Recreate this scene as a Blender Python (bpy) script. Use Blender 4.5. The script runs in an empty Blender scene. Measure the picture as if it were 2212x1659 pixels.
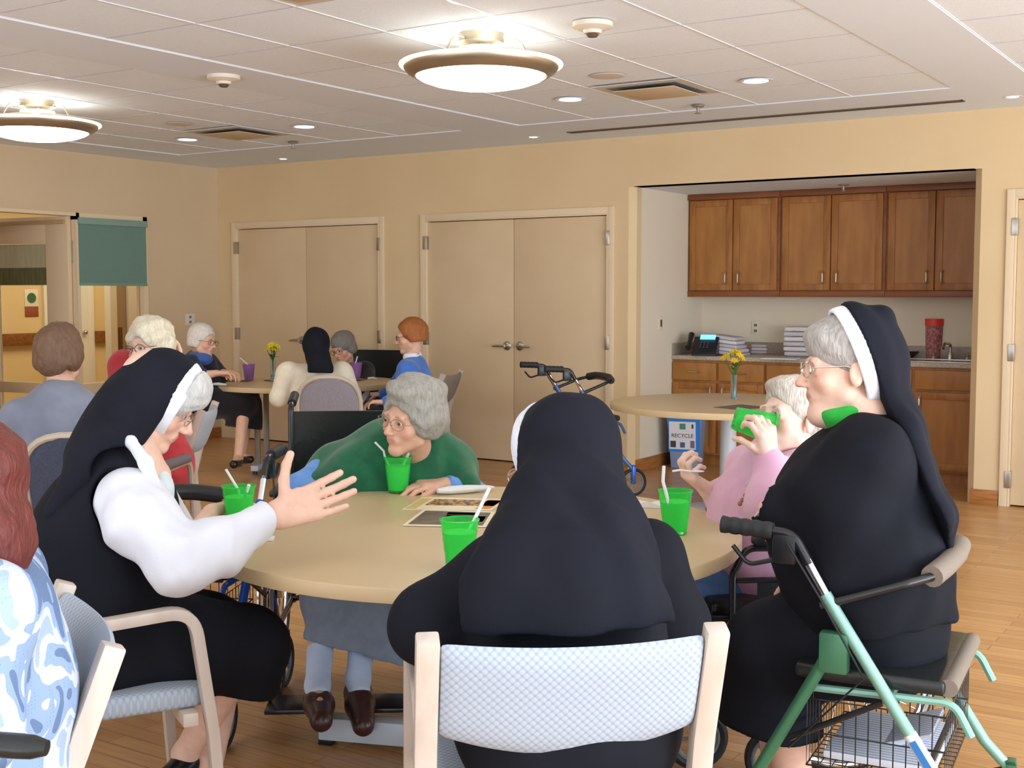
import bpy, bmesh, math, random
import numpy as np
from math import sin, cos, pi, radians
from mathutils import Vector, Matrix
random.seed(7); np.random.seed(7)
SC = bpy.context.scene
COL = SC.collection

# ---------------------------------------------------------------- camera
YAW, PITCH, EYE, FPX = radians(33.0), math.atan(197/2680.), 1.48, 2680.0
FW = np.array([-sin(YAW)*cos(PITCH), cos(YAW)*cos(PITCH), -sin(PITCH)])
RT = np.array([cos(YAW), sin(YAW), 0.0])
UP = np.cross(RT, FW)
cam_d = bpy.data.cameras.new('camera'); cam = bpy.data.objects.new('camera', cam_d); COL.objects.link(cam)
cam.location = (0, 0, EYE)
cam.matrix_world = Matrix(((RT[0], UP[0], -FW[0], 0), (RT[1], UP[1], -FW[1], 0), (RT[2], UP[2], -FW[2], EYE), (0, 0, 0, 1)))
cam_d.sensor_width = 36.0; cam_d.lens = 36.0*FPX/2212.0; cam_d.clip_start = 0.05; cam_d.clip_end = 100
SC.camera = cam

def at(x, y, D):
    """world point seen at photo pixel (x, y), D metres in front of the camera"""
    return np.array([0, 0, EYE]) + (FW + RT*(x-1106.)/FPX + UP*(829.5-y)/FPX)*D
def on(x, y, z=0.0):
    d = FW + RT*(x-1106.)/FPX + UP*(829.5-y)/FPX
    return np.array([0, 0, EYE]) + d*((z-EYE)/d[2])
def cdir(r, f, u=0.0):
    """direction from right / away / up seen from the photographer, level with the floor"""
    v = r*RT + f*np.array([-sin(YAW), cos(YAW), 0]) + np.array([0, 0, u]); return v/np.linalg.norm(v)
def yaw_of(v): return math.atan2(-v[0], v[1])     # rotation that turns local +Y to v

# ---------------------------------------------------------------- world, light, exposure
w = bpy.data.worlds.new('world'); SC.world = w; w.use_nodes = True
w.node_tree.nodes['Background'].inputs[0].default_value = (0.84, 0.91, 1.0, 1)
w.node_tree.nodes['Background'].inputs[1].default_value = 2.2
SC.view_settings.view_transform = 'Standard'; SC.view_settings.look = 'None'
SC.view_settings.exposure = 0.12; SC.view_settings.gamma = 1.0; SC.view_settings.use_curve_mapping = False
def area(name, loc, target, sx, sy, power, col):
    l = bpy.data.lights.new(name, 'AREA'); l.shape = 'RECTANGLE'; l.size = sx; l.size_y = sy; l.energy = power; l.color = col
    o = bpy.data.objects.new(name, l); COL.objects.link(o); o.location = loc
    o.rotation_euler = (Vector(target)-Vector(loc)).to_track_quat('-Z', 'Y').to_euler()
    if abs(target[2]-loc[2]) > 2: o.rotation_euler = (0, 0, 0)
    return o
area('daylight_right', (4.6, 3.0, 1.1), (-2.5, 4.5, 3.0), 7.0, 1.5, 330, (0.82, 0.91, 1.0))
area('daylight_rear', (-1.5, -3.4, 1.0), (-3, 4, 4.4), 6.0, 1.2, 95, (0.80, 0.90, 1.0))
b1 = area('ceiling_fill_right', (3.2, 3.6, 0.03), (3.2, 3.6, 9), 2.6, 8.0, 260, (0.93, 0.96, 1.0)); b1.rotation_euler = (pi, 0, 0)  # added fill lamp facing up, out of view, to brighten the ceiling
b2 = area('ceiling_fill_rear', (-3.6, -2.2, 0.03), (-3.6, -2.2, 9), 8.5, 2.2, 230, (0.93, 0.96, 1.0)); b2.rotation_euler = (pi, 0, 0)  # second added upward fill for the ceiling, behind the camera
area('corridor_light', (-11.2, 9.0, 2.7), (-11.2, 9.001, 0), 1.4, 4.5, 62, (1.0, 0.90, 0.70))

# ---------------------------------------------------------------- materials
MATS = {}
def _n(nt, t, **kw):
    n = nt.nodes.new(t)
    for k, v in kw.items():
        if k in n.inputs.keys(): n.inputs[k].default_value = v
        else: setattr(n, k, v)
    return n
def mat(name, col=(0.5, 0.5, 0.5), rough=0.6, metal=0.0, col2=None, nscale=8.0, stretch=(1, 1, 1), detail=3.0, bump=0.0, bscale=None,
        emit=None, estr=0.0, trans=0.0, ior=1.45, alpha=1.0, coat=0.0, sheen=0.0, sss=0.0, attr=False, contrast=(0.35, 0.65), spec=0.5, pattern=None):
    if name in MATS: return MATS[name]
    m = bpy.data.materials.new(name); m.use_nodes = True; nt = m.node_tree
    b = nt.nodes['Principled BSDF']; L = nt.links.new
    c4 = lambda c: (c[0], c[1], c[2], 1)
    b.inputs['Base Color'].default_value = c4(col); b.inputs['Roughness'].default_value = rough; b.inputs['Metallic'].default_value = metal
    b.inputs['IOR'].default_value = ior; b.inputs['Specular IOR Level'].default_value = spec
    if trans: b.inputs['Transmission Weight'].default_value = trans
    if coat: b.inputs['Coat Weight'].default_value = coat
    if sheen: b.inputs['Sheen Weight'].default_value = sheen; b.inputs['Sheen Roughness'].default_value = 0.6
    if sss: b.inputs['Subsurface Weight'].default_value = sss; b.inputs['Subsurface Radius'].default_value = (0.02, 0.008, 0.004); b.inputs['Subsurface Scale'].default_value = 0.4
    if alpha < 1: b.inputs['Alpha'].default_value = alpha
    if emit: b.inputs['Emission Color'].default_value = c4(emit); b.inputs['Emission Strength'].default_value = estr
    tc = _n(nt, 'ShaderNodeTexCoord'); mp = _n(nt, 'ShaderNodeMapping'); mp.inputs['Scale'].default_value = stretch
    L(tc.outputs['Object'], mp.inputs['Vector'])
    colsock = None
    if attr:
        a = _n(nt, 'ShaderNodeAttribute', attribute_name='Col'); colsock = a.outputs['Color']
    if col2 is not None or (attr and nscale):
        nz = _n(nt, 'ShaderNodeTexNoise'); nz.inputs['Scale'].default_value = nscale; nz.inputs['Detail'].default_value = detail
        L(mp.outputs[0], nz.inputs['Vector'])
        rp = _n(nt, 'ShaderNodeValToRGB'); rp.color_ramp.elements[0].position, rp.color_ramp.elements[1].position = contrast
        if attr:
            rp.color_ramp.elements[0].color = (0.9, 0.9, 0.9, 1); rp.color_ramp.elements[1].color = (1, 1, 1, 1)
            mx = _n(nt, 'ShaderNodeMix', data_type='RGBA', blend_type='MULTIPLY'); mx.inputs[0].default_value = 1
            L(colsock, mx.inputs[6]); L(nz.outputs[0], rp.inputs[0]); L(rp.outputs[0], mx.inputs[7]); colsock = mx.outputs[2]
        else:
            rp.color_ramp.elements[0].color = c4(col); rp.color_ramp.elements[1].color = c4(col2)
            L(nz.outputs[0], rp.inputs[0]); colsock = rp.outputs[0]
    if colsock is not None: L(colsock, b.inputs['Base Color'])
    if bump:
        nb = _n(nt, 'ShaderNodeTexNoise'); nb.inputs['Scale'].default_value = bscale or nscale*4; nb.inputs['Detail'].default_value = 4
        L(mp.outputs[0], nb.inputs['Vector'])
        bp = _n(nt, 'ShaderNodeBump'); bp.inputs['Strength'].default_value = bump; bp.inputs['Distance'].default_value = 0.01
        L(nb.outputs[0], bp.inputs['Height']); L(bp.outputs[0], b.inputs['Normal'])
    MATS[name] = m
    return m

def S(r, g, b):       # sRGB 0..255 to linear
    f = lambda v: (v/255.)/12.92 if v/255. <= 0.04045 else ((v/255.+0.055)/1.055)**2.4
    return (f(r), f(g), f(b))

# ---------------------------------------------------------------- objects
def link(name, mesh, parent=None, loc=None):
    o = bpy.data.objects.new(name, mesh); COL.objects.link(o)
    if parent is not None: o.parent = parent
    if loc is not None: o.location = loc
    return o
def tag(o, label=None, cat=None, group=None, kind=None):
    if label: o['label'] = label
    if cat: o['category'] = cat
    if group: o['group'] = group
    if kind: o['kind'] = kind
    return o
def thing(name, label, cat, loc=(0, 0, 0), rz=0.0, group=None, kind=None, scale=1.0):
    o = bpy.data.objects.new(name, None); COL.objects.link(o); o.empty_display_size = 0.1
    o.location = tuple(float(v) for v in loc); o.rotation_euler = (0, 0, rz); o.scale = (scale,)*3
    return tag(o, label, cat, group, kind)
def copy_tree(o, parent=None):
    c = o.copy(); COL.objects.link(c)
    if parent is not None: c.parent = parent
    for ch in list(o.children): copy_tree(ch, c)
    return c
def dup(o, loc, rz, label, group=None):
    c = copy_tree(o); c.location = tuple(float(v) for v in loc); c.rotation_euler = (0, 0, rz); c['label'] = label
    if group: c['group'] = group
    return c

class MB:
    """collects simple solids, then becomes ONE mesh object"""
    def __init__(s): s.v = []; s.f = []
    def add(s, vs, fs, M=None):
        n = len(s.v)
        for p in vs:
            p = Vector(tuple(float(q) for q in p)); s.v.append(tuple(M @ p) if M is not None else tuple(p))
        s.f += [tuple(i+n for i in f) for f in fs]; return s
    def box(s, lo, hi, M=None):
        (a, b, c), (d, e, f) = lo, hi
        vs = [(a,b,c),(d,b,c),(d,e,c),(a,e,c),(a,b,f),(d,b,f),(d,e,f),(a,e,f)]
        return s.add(vs, [(3,2,1,0),(4,5,6,7),(0,1,5,4),(1,2,6,5),(2,3,7,6),(3,0,4,7)], M)
    def cbox(s, c, size, M=None):
        return s.box([c[i]-size[i]/2 for i in range(3)], [c[i]+size[i]/2 for i in range(3)], M)
    def prism(s, pts, axis, a, b, M=None):
        """closed 2-D polygon extruded along axis"""
        n = len(pts); o = {'x': lambda p, t: (t, p[0], p[1]), 'y': lambda p, t: (p[0], t, p[1]), 'z': lambda p, t: (p[0], p[1], t)}[axis]
        vs = [o(p, a) for p in pts]+[o(p, b) for p in pts]
        fs = [tuple(range(n))[::-1], tuple(range(n, 2*n))]+[(i, (i+1) % n, n+(i+1) % n, n+i) for i in range(n)]
        return s.add(vs, fs, M)
    def tube(s, pts, r, n=10, cap=True, M=None, closed=False, flat=None):
        P = [Vector(tuple(float(q) for q in p)) for p in pts]; m = len(P)
        R = r if hasattr(r, '__len__') else [r]*m
        prev = None; vs = []; fs = []
        for i in range(m):
            if closed: t = (P[(i+1) % m]-P[(i-1) % m])
            else: t = (P[min(i+1, m-1)]-P[max(i-1, 0)])
            t = t.normalized() if t.length > 1e-9 else Vector((0, 0, 1))
            if prev is None:
                a = Vector((0, 0, 1)) if abs(t.z) < 0.9 else Vector((1, 0, 0)); u = t.cross(a).normalized()
            else:
                u = (prev - t*prev.dot(t)); u = u.normalized() if u.length > 1e-6 else t.orthogonal().normalized()
            prev = u; v = t.cross(u)
            for k in range(n):
                a = 2*pi*k/n; q = u*cos(a)*R[i]+v*sin(a)*R[i]
                if flat: q = Vector((q.x*flat[0], q.y*flat[1], q.z*flat[2]))
                vs.append(P[i]+q)
        mm = m if closed else m-1
        for i in range(mm):
            for k in range(n):
                j = (i+1) % m
                fs.append((i*n+k, i*n+(k+1) % n, j*n+(k+1) % n, j*n+k))
        if cap and not closed: fs += [tuple(range(n))[::-1], tuple((m-1)*n+k for k in range(n))]
        return s.add(vs, fs, M)
    def lathe(s, prof, n=24, M=None, c=(0, 0, 0)):
        vs = []; fs = []
        for (r, z) in prof:
            for k in range(n): a = 2*pi*k/n; vs.append((c[0]+r*cos(a), c[1]+r*sin(a), c[2]+z))
        for i in range(len(prof)-1):
            for k in range(n): fs.append((i*n+k, i*n+(k+1) % n, (i+1)*n+(k+1) % n, (i+1)*n+k))
        if prof[0][0] > 1e-6: fs.append(tuple(range(n))[::-1])
        if prof[-1][0] > 1e-6: fs.append(tuple((len(prof)-1)*n+k for k in range(n)))
        return s.add(vs, fs, M)
    def ball(s, c, r, n=12, M=None):
        rr = r if hasattr(r, '__len__') else (r, r, r)
        vs = []; fs = []; m = n//2+1
        for i in range(m):
            t = pi*i/(m-1)
            for k in range(n): a = 2*pi*k/n; vs.append((c[0]+rr[0]*sin(t)*cos(a), c[1]+rr[1]*sin(t)*sin(a), c[2]-rr[2]*cos(t)))
        for i in range(m-1):
            for k in range(n): fs.append((i*n+k, i*n+(k+1) % n, (i+1)*n+(k+1) % n, (i+1)*n+k))
        return s.add(vs, fs, M)
    def sweep(s, path, wid, th, x0=0.0, M=None, thl=None):
        """flat strip: path in the YZ plane, th thick across the path, wid wide along X centred on x0"""
        m = len(path); vs = []; fs = []
        for i in range(m):
            p = Vector(path[i]); t = (Vector(path[min(i+1, m-1)])-Vector(path[max(i-1, 0)])).normalized(); nrm = Vector((-t.y, t.x))
            h = (thl[i] if thl else th)/2
            a, b = p+nrm*h, p-nrm*h
            for (q, sx) in ((a, -1), (a, 1), (b, 1), (b, -1)): vs.append((x0+sx*wid/2, q.x, q.y))
        for i in range(m-1):
            for k in range(4): fs.append((i*4+k, i*4+(k+1) % 4, (i+1)*4+(k+1) % 4, (i+1)*4+k))
        fs += [(3, 2, 1, 0), tuple((m-1)*4+k for k in range(4))]
        return s.add(vs, fs, M)
    def mesh(s, name, m=None, bevel=0.0, seg=2, smooth=True, merge=True):
        me = bpy.data.meshes.new(name); me.from_pydata(s.v, [], s.f); me.update()
        bm = bmesh.new(); bm.from_mesh(me)
        if merge: bmesh.ops.remove_doubles(bm, verts=bm.verts, dist=1e-5)
        bmesh.ops.recalc_face_normals(bm, faces=bm.faces)
        if bevel:
            es = [e for e in bm.edges if len(e.link_faces) == 2 and e.calc_face_angle(0) > 0.6]
            bmesh.ops.bevel(bm, geom=es, offset=bevel, segments=seg, profile=0.6, affect='EDGES', clamp_overlap=True)
        bm.to_mesh(me); bm.free()
        if smooth:
            me.polygons.foreach_set('use_smooth', [True]*len(me.polygons)); me.set_sharp_from_angle(angle=radians(38))
        if m is not None: me.materials.append(m)
        return me
    def build(s, name, m=None, parent=None, bevel=0.0, seg=2, smooth=True, loc=None, merge=True):
        return link(name, s.mesh(name, m, bevel, seg, smooth, merge), parent, loc)

def arc(p0, p1, p2, r, n=6):
    """rounded corner at p1 of the polyline p0 p1 p2"""
    a, b, c = [Vector(tuple(float(q) for q in p)) for p in (p0, p1, p2)]
    d1 = (a-b).normalized(); d2 = (c-b).normalized(); ang = d1.angle(d2)
    if ang > 3.0 or ang < 0.1: return [tuple(b)]
    L = min(r/math.tan(ang/2), (a-b).length*0.48, (c-b).length*0.48)
    A = b+d1*L; C = b+d2*L; out = []
    for i in range(n+1):
        t = i/n; out.append(tuple(A*(1-t)**2+b*2*t*(1-t)+C*t*t))
    return out
def rpath(pts, r, n=6):
    out = [tuple(float(q) for q in pts[0])]
    for i in range(1, len(pts)-1): out += arc(pts[i-1], pts[i], pts[i+1], r, n)
    out.append(tuple(float(q) for q in pts[-1])); return out
def sub(o, levels=1):
    m = o.modifiers.new('subsurf', 'SUBSURF'); m.levels = levels; m.render_levels = levels; return o
# ================================================================ the room
YB, XL, CZ = 9.03, -9.437, 2.74
# sRGB colours of the photograph turned to linear paint values
M_wall = mat('wall_paint', S(222, 196, 154), 0.7, col2=S(218, 191, 149), nscale=1.5, bump=0.05, bscale=300)
M_wallL = mat('wall_paint_side', S(214, 190, 156), 0.7, col2=S(210, 186, 151), nscale=1.5, bump=0.05, bscale=300)
M_niche = mat('niche_paint', S(228, 216, 194), 0.7, bump=0.05, bscale=300)
M_door = mat('door_paint', S(220, 195, 158), 0.45, col2=S(215, 189, 151), nscale=2)
M_trim = mat('frame_paint', S(228, 206, 172), 0.4)
M_ceil = mat('ceiling_paint', S(226, 234, 242), 0.8, bump=0.04, bscale=200)
M_tile = mat('acoustic_tile', S(238, 246, 252), 0.9, col2=S(230, 238, 246), nscale=120, detail=4, bump=0.25, bscale=260)
M_tee = mat('white_tee_bar', S(222, 222, 228), 0.35)
M_steel = mat('brushed_steel', S(190, 186, 178), 0.3, metal=1.0, bump=0.03, bscale=400)
M_nickel = mat('satin_nickel', S(176, 166, 146), 0.33, metal=0.85)
M_base = mat('baseboard_wood', S(176, 118, 62), 0.4, col2=S(150, 94, 44), nscale=6, stretch=(1, 1, 10), bump=0.05)

def floor_material():
    m = bpy.data.materials.new('wood_plank_floor'); m.use_nodes = True; nt = m.node_tree; L = nt.links.new; b = nt.nodes['Principled BSDF']
    tc = _n(nt, 'ShaderNodeTexCoord'); mp = _n(nt, 'ShaderNodeMapping')
    L(tc.outputs['Object'], mp.inputs['Vector'])
    br = _n(nt, 'ShaderNodeTexBrick'); br.offset = 0.37; br.inputs['Scale'].default_value = 1.0
    br.inputs['Brick Width'].default_value = 1.1; br.inputs['Row Height'].default_value = 0.075; br.inputs['Mortar Size'].default_value = 0.0012
    br.inputs['Color1'].default_value = (*S(204, 158, 104), 1); br.inputs['Color2'].default_value = (*S(186, 138, 86), 1); br.inputs['Mortar'].default_value = (*S(110, 66, 30), 1)
    L(mp.outputs[0], br.inputs['Vector'])
    m2 = _n(nt, 'ShaderNodeMapping'); m2.inputs['Scale'].default_value = (1.2, 34, 1); L(tc.outputs['Object'], m2.inputs['Vector'])
    nz = _n(nt, 'ShaderNodeTexNoise'); nz.inputs['Scale'].default_value = 2.2; nz.inputs['Detail'].default_value = 6; L(m2.outputs[0], nz.inputs['Vector'])
    rp = _n(nt, 'ShaderNodeValToRGB'); rp.color_ramp.elements[0].position = 0.3; rp.color_ramp.elements[1].position = 0.7
    rp.color_ramp.elements[0].color = (0.80, 0.76, 0.72, 1); rp.color_ramp.elements[1].color = (1.1, 1.1, 1.1, 1); L(nz.outputs[0], rp.inputs[0])
    mx = _n(nt, 'ShaderNodeMix', data_type='RGBA', blend_type='MULTIPLY'); mx.inputs[0].default_value = 1
    L(br.outputs['Color'], mx.inputs[6]); L(rp.outputs[0], mx.inputs[7]); L(mx.outputs[2], b.inputs['Base Color'])
    b.inputs['Roughness'].default_value = 0.3
    bp = _n(nt, 'ShaderNodeBump'); bp.inputs['Strength'].default_value = 0.08; bp.inputs['Distance'].default_value = 0.004
    L(nz.outputs[0], bp.inputs['Height']); L(bp.outputs[0], b.inputs['Normal'])
    return m
fl = MB().box((XL-0.1, -3.6, -0.1), (5.0, 10.5, 0)).build('floor', floor_material()); tag(fl, 'orange brown wood plank floor', None, kind='structure')
M_carpet = mat('corridor_carpet', S(170, 130, 80), 0.9, col2=S(150, 112, 66), nscale=60)
tag(MB().box((-13.2, 3.0, -0.1), (XL-0.1, 13.6, 0)).build('floor_corridor', M_carpet), 'tan corridor floor beyond the glazed door', kind='structure')

# ceiling with three fields of lay-in tiles
FX = [(-5.135, -1.955), (-8.84, -5.66), (-1.47, 1.71)]; FY0, FY1, TP = -0.9, 8.0, 0.636
cb = MB()
xs = [XL-0.12, -8.84, -5.66, -5.135, -1.955, -1.47, 1.71, 5.0]
for i in range(7):
    if i % 2 == 0: cb.box((xs[i], -3.6, CZ), (xs[i+1], YB+0.12, CZ+0.12))
    else:
        cb.box((xs[i], -3.6, CZ), (xs[i+1], FY0, CZ+0.12)); cb.box((xs[i], FY1, CZ), (xs[i+1], YB+0.12, CZ+0.12))
ceil = cb.build('ceiling', M_ceil, merge=False); tag(ceil, 'pale drywall ceiling with lay-in tile fields', kind='structure')
MB().box((XL-0.1, -3.6, CZ+0.12), (5, YB+0.12, CZ+0.16)).build('ceiling_deck', M_ceil, ceil)
tm = MB().cbox((0, 0, 0.012), (TP-0.010, TP-0.010, 0.02)).mesh('ceiling_tile', M_tile)
tyb = MB().box((-0.0065, FY0, 0), (0.0065, FY1, 0.008)).mesh('tee_bar', M_tee)
txb = MB().box((0, -0.0045, 0.003), (5*TP, 0.0045, 0.008)).mesh('cross_tee', mat('shaded_tee', S(196, 190, 192), 0.6))  # greyer colour paints in the shading of bars across the light
SKIP = []
for fi, (x0, x1) in enumerate(FX):
    for i in range(5):
        for j in range(14):
            if (fi, i, j) in ((0, 2, 1), (1, 2, 1)): pass
            o = link('ceiling_tile', tm, ceil, (x0+(i+0.5)*TP, FY1-(j+0.5)*TP, CZ+0.006))
    for i in range(6): link('tee_bar', tyb, ceil, (x0+i*TP, 0, CZ+0.004))
    for j in range(15): link('cross_tee', txb, ceil, (x0, FY1-j*TP, CZ+0.003))
# walls
def wall(name, boxes, m, label, prisms=()):
    b = MB()
    for lo, hi in boxes: b.box(lo, hi)
    for p in prisms: b.prism(*p)
    return tag(b.build(name, m, merge=False), label, kind='structure')
D1, D2, D3 = (-9.174, -7.324), (-6.789, -4.917), (-1.763, 0.1)
DH, NH, TH = 2.13, 2.307, 0.13
N0, N1 = -4.684, -2.041
wall('wall_back', [((XL-0.12, YB, 0), (D1[0], YB+TH, CZ)), ((D1[1], YB, 0), (D2[0], YB+TH, CZ)),
     ((D1[0], YB, DH), (D1[1], YB+TH, CZ)), ((D2[0], YB, DH), (D2[1], YB+TH, CZ)),
     ((N0-0.05, YB, NH+0.03), (N1+0.05, YB+TH, CZ)), ((D3[0], YB, DH), (D3[1], YB+TH, CZ)), ((D3[1], YB, 0), (5.0, YB+TH, CZ))], M_wall,
     'tan back wall with double doors and a kitchenette niche',
     [([(D2[1], YB), (N0-0.05, YB), (N0, YB+0.05), (N0, YB+TH), (D2[1], YB+TH)], 'z', 0, NH+0.03),
      ([(D2[1], YB), (N0-0.05, YB), (N0-0.05, YB+TH), (D2[1], YB+TH)], 'z', NH+0.03, CZ),
      ([(D3[0], YB), (N1+0.05, YB), (N1, YB+0.05), (N1, YB+TH), (D3[0], YB+TH)], 'z', 0, NH+0.03),
      ([(D3[0], YB), (N1+0.05, YB), (N1+0.05, YB+TH), (D3[0], YB+TH)], 'z', NH+0.03, CZ)])
wall('wall_niche_left', [((N0-0.1, YB+TH, 0), (N0, 10.5, CZ))], M_niche, 'pale left side wall of the kitchenette niche')
wall('wall_niche_right', [((N1, YB+TH, 0), (N1+0.1, 10.5, CZ))], M_niche, 'right side wall of the kitchenette niche')
wall('wall_niche_back', [((N0, 10.38, 0), (N1, 10.5, CZ))], M_niche, 'beige back wall of the kitchenette niche')
wall('ceiling_niche', [((N0, YB+TH, 2.337), (N1, 10.38, 2.42)), ((N0, YB+0.0, 2.337), (N1, YB+TH, 2.34))], M_ceil, 'white soffit inside the kitchenette niche')
# left wall: open doorway y 6.25..7.28, glazed sidelight y 7.33..8.09
WZ0, WZ1 = 0.62, 2.155
wall('wall_left', [((XL-0.12, 8.11, 0), (XL, YB, CZ)), ((XL-0.12, 7.28, 2.2), (XL, 8.11, CZ)), ((XL-0.12, 7.33, 0), (XL, 8.11, 0.56)),
     ((XL-0.12, 6.2, 2.2), (XL, 7.28, CZ)), ((XL-0.12, -3.6, 0), (XL, 6.2, CZ))], M_wallL, 'tan left wall beside the glazed door')
# baseboards
def base(name, lo, hi, lab): tag(MB().box(lo, hi).build(name, M_base, bevel=0.004), lab, kind='structure')
base('baseboard_back', (D2[1]+0.06, YB-0.014, 0), (N0-0.04, YB, 0.105), 'wooden baseboard between double door and niche')
base('baseboard_niche', (N0, YB+0.05, 0), (N0+0.014, 9.80, 0.105), 'wooden baseboard along niche side wall')
base('baseboard_right', (N1+0.03, YB-0.014, 0), (D3[0]-0.06, YB, 0.105), 'wooden baseboard between niche and right door')
base('baseboard_middle', (D1[1]+0.06, YB-0.014, 0), (D2[0]-0.06, YB, 0.105), 'wooden baseboard between the two double doors')
base('baseboard_left', (XL, 7.33, 0), (XL+0.014, YB-0.014, 0.105), 'wooden baseboard along the left wall')
# corridor beyond
M_cor = mat('corridor_wall', S(232, 204, 146), 0.7, col2=S(226, 196, 136), nscale=2)
wall('wall_corridor', [((-12.82, 3.0, 0), (-12.7, 13.6, CZ)), ((-12.7, 13.5, 0), (XL, 13.6, CZ)), ((-12.7, 3.0, 0), (XL-.12, 3.1, CZ)), ((XL-0.12, YB+TH, 0), (XL, 13.5, CZ))], M_cor, 'yellow lit corridor wall beyond the glazed door')
wall('ceiling_corridor', [((-12.82, 3.0, CZ+0.02), (XL-0.12, 13.6, CZ+0.1))], M_ceil, 'corridor ceiling')
M_rail = mat('handrail_wood', S(150, 96, 44), 0.4, col2=S(120, 74, 32), nscale=5, stretch=(1, 8, 8))
for i, (y0, y1) in enumerate(((7.6, 9.25), (10.04, 10.36))):
    t = thing('handrail', ('wooden corridor handrail seen through the glazed door leaf', 'short wooden corridor handrail seen through the window')[i], 'handrail', (-12.7, (y0+y1)/2, 0.94))
    h = (y1-y0)/2
    MB().box((0.03, -h, -0.07), (0.07, h, 0.07)).build('rail', M_rail, t, bevel=0.01)
    for s in (-0.7, 0.7): MB().box((0, s*h-0.03, -0.03), (0.03, s*h+0.03, 0.03)).build('bracket', M_rail, t)
M_white = mat('white_paint', S(236, 228, 205), 0.45)
def panel_door(name, y0, y1, lab):
    t = thing(name, lab, 'door', (-12.7, (y0+y1)/2, 0), kind='structure'); h = (y1-y0)/2
    f = MB(); f.box((0, -h-0.09, 0), (0.04, -h, 2.2)); f.box((0, h, 0), (0.04, h+0.09, 2.2)); f.box((0, -h, 2.11), (0.04, h, 2.2)); f.build('frame', M_white, t, bevel=0.004, merge=False)
    lf = MB(); 
    for a, b in ((0.0, 0.25), (0.95, 1.08), (2.0, 2.11)): lf.box((0.01, -h, a), (0.035, h, b))
    for a, b in ((-h, -h+0.12), (h-0.12, h), (-0.05, 0.05)): lf.box((0.0101, a, 0.0), (0.0351, b, 2.11))
    lf.box((0, -h, 0), (0.018, h, 2.11)); lf.build('leaf', M_white, t, merge=False)
    MB().ball((0.07, h-0.07, 1.0), 0.03).build('knob', M_steel, t)
panel_door('door_5', 9.42, 9.95, 'white panelled corridor door seen through the window')
# door frame standing across the corridor, close to the window
t = thing('door_6', 'pale open doorway frame with wooden door edge in the corridor', 'door', (-11.1, 9.0, 0), kind='structure')
MB().box((-0.1, 0.02, 0), (0.0, 0.11, 2.3)).build('frame', M_white, t, bevel=0.005)
MB().box((-0.1, 0.12, 0), (-0.04, 0.26, 2.15)).build('leaf', mat('leaf_beige', S(176, 150, 118), 0.6), t, bevel=0.004)  # door leaf in one even beige
MB().box((-0.04, 0.15, 0.80), (-0.03, 0.20, 1.10)).build('latch_plate', mat('bronze_plate', S(110, 88, 56), 0.35, metal=0.6), t, bevel=0.003)
MB().box((-0.1, 0.27, 0), (0.0, 0.50, 2.3)).build('wall_end', M_white, t, bevel=0.005)
# notices on the corridor wall
n1 = MB().box((0, -0.09, -0.10), (0.008, 0.09, 0.10)).build('door_sign', mat('sign_pale', S(235, 225, 195), 0.5), None, 0.002, loc=(-12.7, 9.18, 1.42)); tag(n1, 'small pale sign with green emblem above a brown plate', 'sign')
MB().lathe([(0.0, 0.0), (0.06, 0.0), (0.06, 0.004)], 16, Matrix.Rotation(pi/2, 4, 'Y') @ Matrix.Translation((0, 0, 0.009))).build('emblem', mat('sign_green', S(70, 110, 70), 0.5), n1)
n2 = MB().box((0, -0.09, -0.06), (0.01, 0.09, 0.06)).build('wall_plate', mat('sign_brown', S(150, 80, 50), 0.5), None, 0.003, loc=(-12.7, 9.18, 1.26)); tag(n2, 'small reddish brown plate on the corridor wall under a pale sign', 'sign')

# ---- window with roller shade
M_glass = mat('window_glass', (1, 1, 1), 0.02, trans=1.0, ior=1.05, spec=0.3)
t = thing('window_1', 'glazed sidelight window with a green roller shade half down', 'window', (XL, 7.71, 0), kind='structure')
f = MB(); y0, y1 = 7.30-7.71, 8.11-7.71
f.box((-0.10, y0, 0), (0.012, y0+0.035, 2.2)); f.box((-0.10, y1-0.05, 0.5), (0.012, y1, 2.2)); f.box((-0.10, y0, 2.14), (0.012, y1, 2.2)); f.box((-0.10, y0, 0.56), (0.03, y1, 0.65))
f.build('window_frame', M_trim, t, merge=False)
MB().box((-0.06, y0+0.035, 0.65), (-0.054, y1-0.05, 2.14)).build('pane', M_glass, t)
M_green = mat('green_shade', S(112, 142, 130), 0.75, col2=S(104, 134, 122), nscale=200)
MB().box((0.014, y0+0.02, 1.56), (0.018, y1-0.02, 2.13)).build('roller_shade', M_green, t)
MB().box((0.012, y0+0.02, 1.545), (0.026, y1-0.02, 1.572)).build('hem_bar', mat('green_hem', S(120, 150, 132), 0.5), t, bevel=0.003)
MB().box((0.012, y0+0.015, 2.10), (0.04, y1-0.015, 2.16)).build('shade_cassette', mat('green_cassette', S(132, 158, 148), 0.4), t, bevel=0.006)
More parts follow.
